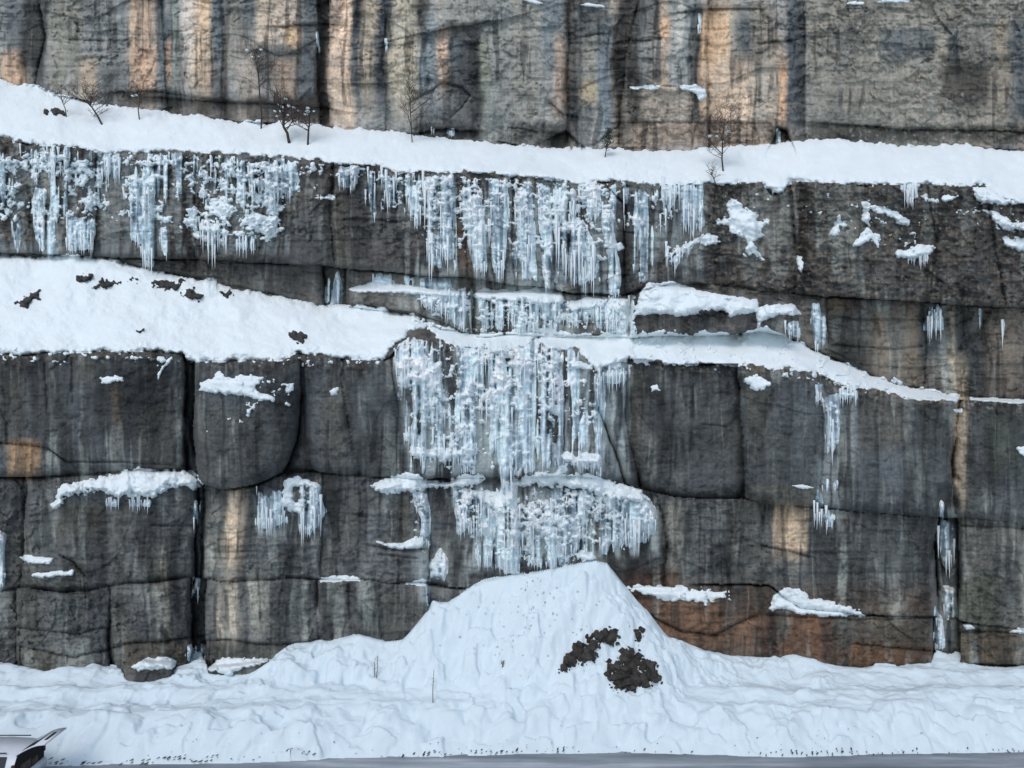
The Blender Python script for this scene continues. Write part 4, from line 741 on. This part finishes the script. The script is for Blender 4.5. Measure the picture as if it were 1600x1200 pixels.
# ------------------------------------------------------------------ plants
def tube(bm, p, q, r0, r1, n=5):
    d = (q - p)
    if d.length < 1e-6: return
    z = d.normalized(); x = z.orthogonal().normalized(); y = z.cross(x)
    A = [bm.verts.new(p + (x * math.cos(2 * math.pi * k / n) + y * math.sin(2 * math.pi * k / n)) * r0) for k in range(n)]
    B = [bm.verts.new(q + (x * math.cos(2 * math.pi * k / n) + y * math.sin(2 * math.pi * k / n)) * r1) for k in range(n)]
    for k in range(n): bm.faces.new((A[k], A[(k + 1) % n], B[(k + 1) % n], B[k]))
    bm.faces.new(B); bm.faces.new(A[::-1])
def surf(u, v): return float(TOP[np.searchsorted(vs, v), np.searchsorted(us, u)])
def grow(bm, p, d, L, r, lev, rr, spread, up):
    n = 4; q = p
    for k in range(n):
        d = (d + Vector((rr.uniform(-1, 1), rr.uniform(-1, 1), rr.uniform(-.6, 1) + up)) * .17).normalized()
        e_ = q + d * (L / n); tube(bm, q, e_, r * (1 - k / n * .5), r * (1 - (k + 1) / n * .5), 5 if lev > 1 else 4); q = e_
        if lev > 0 and k > 0:
            for _ in range(rr.choice((1, 2))):
                s = Vector((rr.uniform(-1, 1), rr.uniform(-.8, .8), rr.uniform(-.2, .8))).normalized()
                grow(bm, q, (d * (1 - spread) + s * spread).normalized(), L * rr.uniform(.45, .7), max(.009, r * .55), lev - 1, rr, spread, up)
def tree(label, u, v, path, seed, lev=2, r=.05, spread=.6, cl=.9, snowt=0, name='bare_tree', cat='tree', n=6, leaf=0):
    """path: pixel points of the trunk upward from (u, v)"""
    rr = random.Random(seed); d0 = surf(u, v) - .12; root = bpy.data.objects.new(name, None); COL.objects.link(root); root.location = at(u, v, d0)
    tag(root, label, cat, 'bare trees and shrubs on the upper terrace'); org = root.location.copy()
    P = [Vector((0, 0, -.15))] + [at(a_, b_, d0 - .05) - org for a_, b_ in path]
    bm = bmesh.new()
    for k in range(len(P) - 1): tube(bm, P[k], P[k + 1], r * (1 - .55 * k / len(P)), r * (1 - .55 * (k + 1) / len(P)), 7)
    bmo('trunk', bm, M['bark'], root)
    bm = bmesh.new()
    for k in range(n):
        i = rr.randrange(max(1, len(P) // 2), len(P)); b = P[i].lerp(P[i - 1], rr.random()); s = Vector((rr.uniform(-1, 1), rr.uniform(-.7, .7), rr.uniform(.1, 1))).normalized()
        grow(bm, b, s, cl * rr.uniform(.6, 1.1), max(.016, r * .36), lev, rr, spread, .15)
    bmo('crown', bm, M['twig'], root)
    if leaf:
        bm = bmesh.new()
        for k in range(leaf):
            f = rr.random(); b = P[1].lerp(P[-1], f) + Vector((rr.gauss(0, .16), rr.gauss(0, .16), rr.gauss(0, .1))) * (1.1 - .6 * f); s = rr.uniform(.03, .07)
            a1 = Vector((rr.uniform(-1, 1), rr.uniform(-1, 1), rr.uniform(-1, 1))).normalized() * s; a2 = a1.orthogonal().normalized() * s * .6
            bm.faces.new([bm.verts.new(b + x) for x in (a1, a2, -a1, -a2)])
        bmo('foliage', bm, M['leaf'], root)
    for k in range(snowt * 2):
        bm = bmesh.new(); bmesh.ops.create_icosphere(bm, subdivisions=3, radius=1)
        b = P[-1] + Vector((rr.gauss(0, .3), rr.uniform(-.15, .1), rr.gauss(.05, .22))); s = rr.uniform(.04, .09)
        for w in bm.verts:
            k_ = 1 + .35 * math.sin(w.co.x * 5 + k) * math.cos(w.co.z * 6 + k * 2) + rr.uniform(-.1, .1); w.co = b + Vector((w.co.x * 1.3, w.co.y, w.co.z * .7)) * s * k_
        for f_ in bm.faces: f_.smooth = True
        bmo('snow_clump', bm, M['snow'], root)
tree('tallest slim bare tree on the upper terrace against the grey wall', 408, 199, [(409, 180), (406, 150), (404, 120), (401, 100), (398, 84)], 1, 2, .05, .6, 1.2, 2, n=13)
tree('short crooked bare tree with snow on its crown', 452, 220, [(449, 208), (443, 198), (444, 186), (440, 174)], 2, 2, .085, .65, 1.2, 5, n=12)
tree('small upright bare tree right of the crooked one', 481, 223, [(482, 205), (484, 190), (484, 178)], 3, 2, .06, .65, 1.1, 3, n=11)
tree('thin bare sapling with a wide brown twiggy crown alone in the terrace middle', 644, 220, [(643, 205), (642, 185), (641, 160), (640, 135)], 4, 2, .03, .6, 1.4, 0, n=12)
tree('bare bush fanning out at the terrace edge below the orange streak', 1130, 264, [(1128, 248), (1129, 230), (1128, 212)], 5, 2, .045, .8, 1.5, 3, n=14)
tree('low dark bare shrub bending left at the terrace left end', 160, 192, [(152, 180), (144, 168), (136, 160)], 6, 2, .06, .8, 1.3, 0, 'bare_shrub', 'shrub', 12)
tree('sparse small shrub left of the low bending shrub', 104, 180, [(102, 170), (98, 160), (96, 152)], 7, 1, .03, .8, 1.0, 0, 'bare_shrub', 'shrub', 9)
tree('sparse twiggy shrub with upright stems near the wall foot at left', 218, 184, [(216, 172), (218, 160), (219, 148)], 8, 1, .035, .7, 1.0, 1, 'bare_shrub', 'shrub', 10)
tree('small dark green evergreen sapling against the wall foot', 945, 243, [(948, 230), (951, 215), (953, 200)], 9, 1, .03, .6, .25, 0, 'evergreen_sapling', 'sapling', 6, leaf=420)
tree('small leafless twig bush half buried at the terrace edge left of the fanning bush', 1118, 282, [(1114, 276), (1110, 270)], 10, 1, .025, .8, .5, 0, 'bare_shrub', 'shrub', 8)
def stalk(label, u, v, tips, r=.02):
    d = ground_D(u, v); root = bpy.data.objects.new('dry_weed', None); COL.objects.link(root); root.location = at(u, v, d)
    tag(root, label, 'weed', 'dry weeds in the roadside snow'); org = root.location.copy()
    for tu, tv in tips:
        bm = bmesh.new(); q = at(tu, tv, d) - org; b = Vector((R.uniform(-.1, .1), 0, -.2)); mid = (b + q) / 2 + Vector((R.uniform(-.04, .04), 0, 0))
        tube(bm, b, mid, r, r * .8); tube(bm, mid, q, r * .8, r * .4)
        for k in range(5):
            p_ = mid.lerp(q, R.random()); tube(bm, p_, p_ + Vector((R.uniform(-.12, .12), R.uniform(-.05, .05), R.uniform(.02, .14))), r * .5, r * .2, 4)
        bmo('stalk', bm, M['grass'], root)
stalk('forked dry weed stalks in the shelf snow left of the avalanche cone', 588, 1059, [(590, 1024), (586, 1028), (580, 1060)])
stalk('single tall dry weed stalk standing in the roadside snow', 680, 1097, [(678, 1048)], .024)
stalk('short dark stick poking from the avalanche cone', 786, 1041, [(788, 1032), (784, 1036)], .03)
# dirt clods and tread-mark dashes along the plough edge
bm = bmesh.new(); rr = random.Random(3)
for k in range(620):
    x = rr.uniform(-26, 26); f = rr.random() * .12 if k % 3 else rr.random() ** 2.5
    if math.sin(x * 1.3) + math.sin(x * .47 + 2) < -.1 and rr.random() < .85: continue
    if k % 3: x = round(x / .21) * .21 + rr.uniform(-.03, .03)
    y = np.interp(x, xs, Yb[0]) + .02 + f * .9; zi = Z[np.searchsorted(ys, y), np.searchsorted(xs, x)]
    s = rr.uniform(.01, .03); ang = -rr.uniform(.3, .8)
    M4 = Matrix.Translation((x, y - .02, zi + s * .3)) @ Matrix.Rotation(ang, 4, 'Z') @ Matrix.Diagonal((s * rr.uniform(.7, 1.2), s * (rr.uniform(2.5, 6) if k % 3 else rr.uniform(.7, 1.6)), s * .7, 1))
    bmesh.ops.create_icosphere(bm, subdivisions=1, radius=1, matrix=M4)
tag(bmo('grit_and_treads', bm, plain('grit', (.06, .055, .05), .9, .4, 8)), kind='stuff')

# ------------------------------------------------------------------ the parked car at the lower left, tailgate up
PAINT = plain('car_paint', (.60, .65, .70), .35, .03, 2); GLASS = plain('car_glass', (.012, .014, .017), .06, .1, 2); BLK = plain('black_trim_boot_shade', (.006, .006, .006), .95, .2, 20)
TYRE = plain('tyre', (.02, .02, .02), .9, .2, 20); RIM = plain('rim', (.4, .4, .42), .3, .1, 10, .9); RED = plain('lamp_red', (.06, .012, .012), .2, .1, 10); CARGO = plain('cargo', (.07, .055, .045), .9, .5, 9)
car = bpy.data.objects.new('parked_car', None); COL.objects.link(car)
tag(car, 'silver-white estate car at the roadside with its tailgate raised', 'car')
car.location = (-20.4, 25.7, 0)        # nose to the left (-x); local: x fwd = -, tail at x=+2.25, y half width .88
def box(bm, x0, x1, y0, y1, z0, z1):
    v = [bm.verts.new(p) for p in ((x0, y0, z0), (x1, y0, z0), (x1, y1, z0), (x0, y1, z0), (x0, y0, z1), (x1, y0, z1), (x1, y1, z1), (x0, y1, z1))]
    for f in ((0, 3, 2, 1), (4, 5, 6, 7), (0, 1, 5, 4), (1, 2, 6, 5), (2, 3, 7, 6), (3, 0, 4, 7)): bm.faces.new([v[k] for k in f])
def part(name, bm, mat, bev=0, parent=None):
    if bev: bmesh.ops.bevel(bm, geom=bm.edges[:], offset=bev, segments=3, affect='EDGES', clamp_overlap=True)
    bmesh.ops.recalc_face_normals(bm, faces=bm.faces[:])
    for f in bm.faces: f.smooth = True
    return bmo(name, bm, mat, parent or car)
def loft(bm, secs):      # secs: list of (x, [(y, z)...]) rings
    R_ = [[bm.verts.new((x, y, z)) for y, z in ring] for x, ring in secs]
    for a_, b_ in zip(R_[:-1], R_[1:]):
        for k in range(len(a_)): bm.faces.new((a_[k], a_[(k + 1) % len(a_)], b_[(k + 1) % len(a_)], b_[k]))
    return R_
def ring(w, zb, zm, ws, zt, wt): return [(-w, zb), (w, zb), (w, zm), (ws, zm + .08), (wt, zt), (-wt, zt), (-ws, zm + .08), (-w, zm)]
bm = bmesh.new()   # body shell, open at the tail
lo = [(-2.25, ring(.70, .35, .62, .66, .72, .55)), (-2.1, ring(.84, .25, .78, .80, .86, .70)), (-1.2, ring(.88, .22, .9, .84, 1.0, .76)), (-.95, ring(.88, .22, .92, .85, 1.03, .76))]
hi_ = [(-.35, ring(.88, .22, .93, .84, 1.46, .62)), (0, ring(.88, .22, .93, .84, 1.5, .62)), (1.2, ring(.88, .22, .93, .84, 1.5, .62)), (1.95, ring(.88, .22, .93, .84, 1.47, .60)), (2.2, ring(.86, .3, .93, .83, 1.44, .58))]
RR = loft(bm, lo + hi_); bm.faces.new(RR[0])
part('body', bm, PAINT, 0)
bm = bmesh.new()    # dark boot interior just inside the open tail
box(bm, .9, 2.16, -.70, .70, .62, .66); box(bm, .86, .9, -.7, .7, .62, 1.36); part('boot', bm, BLK)
bm = bmesh.new(); R_ = [(y, z) for y, z in ring(.83, .34, .92, .80, 1.41, .55)]
f_ = [bm.verts.new((2.205, y, z)) for y, z in R_]; bm.faces.new(f_); part('boot_shade_sheet', bm, BLK)  # flat black sheet across the tail; its colour stands in for the boot's shade
bm = bmesh.new(); box(bm, 2.19, 2.24, -.45, .1, .66, 1.0); box(bm, 2.19, 2.235, .15, .5, .66, .9); part('luggage', bm, CARGO, .02)
for s in (-1, 1):
    bm = bmesh.new(); box(bm, -.1, 1.85, s * .64 - .02, s * .64 + .02, 1.53, 1.56); part('roof_rail', bm, BLK, .008)
    for x0, x1 in ((-.55, .3), (.36, 1.15), (1.22, 1.9)):
        bm = bmesh.new(); t0 = -.25 if x0 < -.5 else x0
        q4 = [(x0, .845, 1.03), (x1, .845, 1.03), (x1 - .03, .655, 1.42), (t0, .655, 1.42)]
        v = [bm.verts.new((x, s * (y + .006), z)) for x, y, z in q4]; bm.faces.new(v); part('side_window', bm, GLASS)
    bm = bmesh.new(); box(bm, 2.17, 2.25, s * .84 - .05, s * .84 + .05, .85, 1.2); part('tail_lamp', bm, RED, .015)
    for x in (-1.4, 1.4):
        bm = bmesh.new(); bmesh.ops.create_cone(bm, cap_ends=True, segments=28, radius1=.33, radius2=.33, depth=.2, matrix=Matrix.Translation((x, s * .8, .33)) @ Matrix.Rotation(math.pi / 2, 4, 'X')); w_ = part('wheel', bm, TYRE, .02)
        bm = bmesh.new(); bmesh.ops.create_cone(bm, cap_ends=True, segments=24, radius1=.22, radius2=.2, depth=.03, matrix=Matrix.Translation((x, s * .905, .33)) @ Matrix.Rotation(math.pi / 2, 4, 'X')); part('rim', bm, RIM, 0, w_)
bm = bmesh.new(); v = [bm.verts.new(p) for p in ((-.93, -.72, 1.05), (-.93, .72, 1.05), (-.38, .6, 1.46), (-.38, -.6, 1.46))]; bm.faces.new(v)
o = part('windscreen', bm, GLASS); o.location = (-.008, 0, .012)
bm = bmesh.new(); box(bm, 2.15, 2.33, -.85, .85, .32, .62); part('rear_bumper', bm, PAINT, .04)
# tailgate: hinged on the roof's rear edge, swung up past level, a curved panel with its window
def sweep(bm, prof, y0, y1, t):
    A = [(bm.verts.new((x, y0, z)), bm.verts.new((x, y1, z)), bm.verts.new((x, y1, z - t)), bm.verts.new((x, y0, z - t))) for x, z in prof]
    for a_, b_ in zip(A[:-1], A[1:]):
        for k in range(4): bm.faces.new((a_[k], b_[k], b_[(k + 1) % 4], a_[(k + 1) % 4]))
    bm.faces.new(A[0]); bm.faces.new(A[-1][::-1])
TP = [(0, 0), (.14, .09), (.3, .18), (.48, .27), (.62, .33), (.78, .375), (.95, .40), (1.08, .405)]
bm = bmesh.new(); sweep(bm, TP, -.62, .62, .045)
tg = part('tailgate', bm, PAINT, .008); tg.location = (2.16, 0, 1.455)
bm = bmesh.new(); sweep(bm, [(x, z + .012) for x, z in TP[:5]], -.55, .55, .02); part('rear_window', bm, GLASS, 0, tg)
bm = bmesh.new(); sweep(bm, [(x, z + .012) for x, z in ((.82, .386), (.93, .398))], -.28, .28, .02); part('number_plate_recess', bm, BLK, 0, tg)
bm = bmesh.new(); sweep(bm, [(0, .02), (.10, .08), (.16, .115)], -.57, .57, .03); part('spoiler', bm, PAINT, .006, tg)
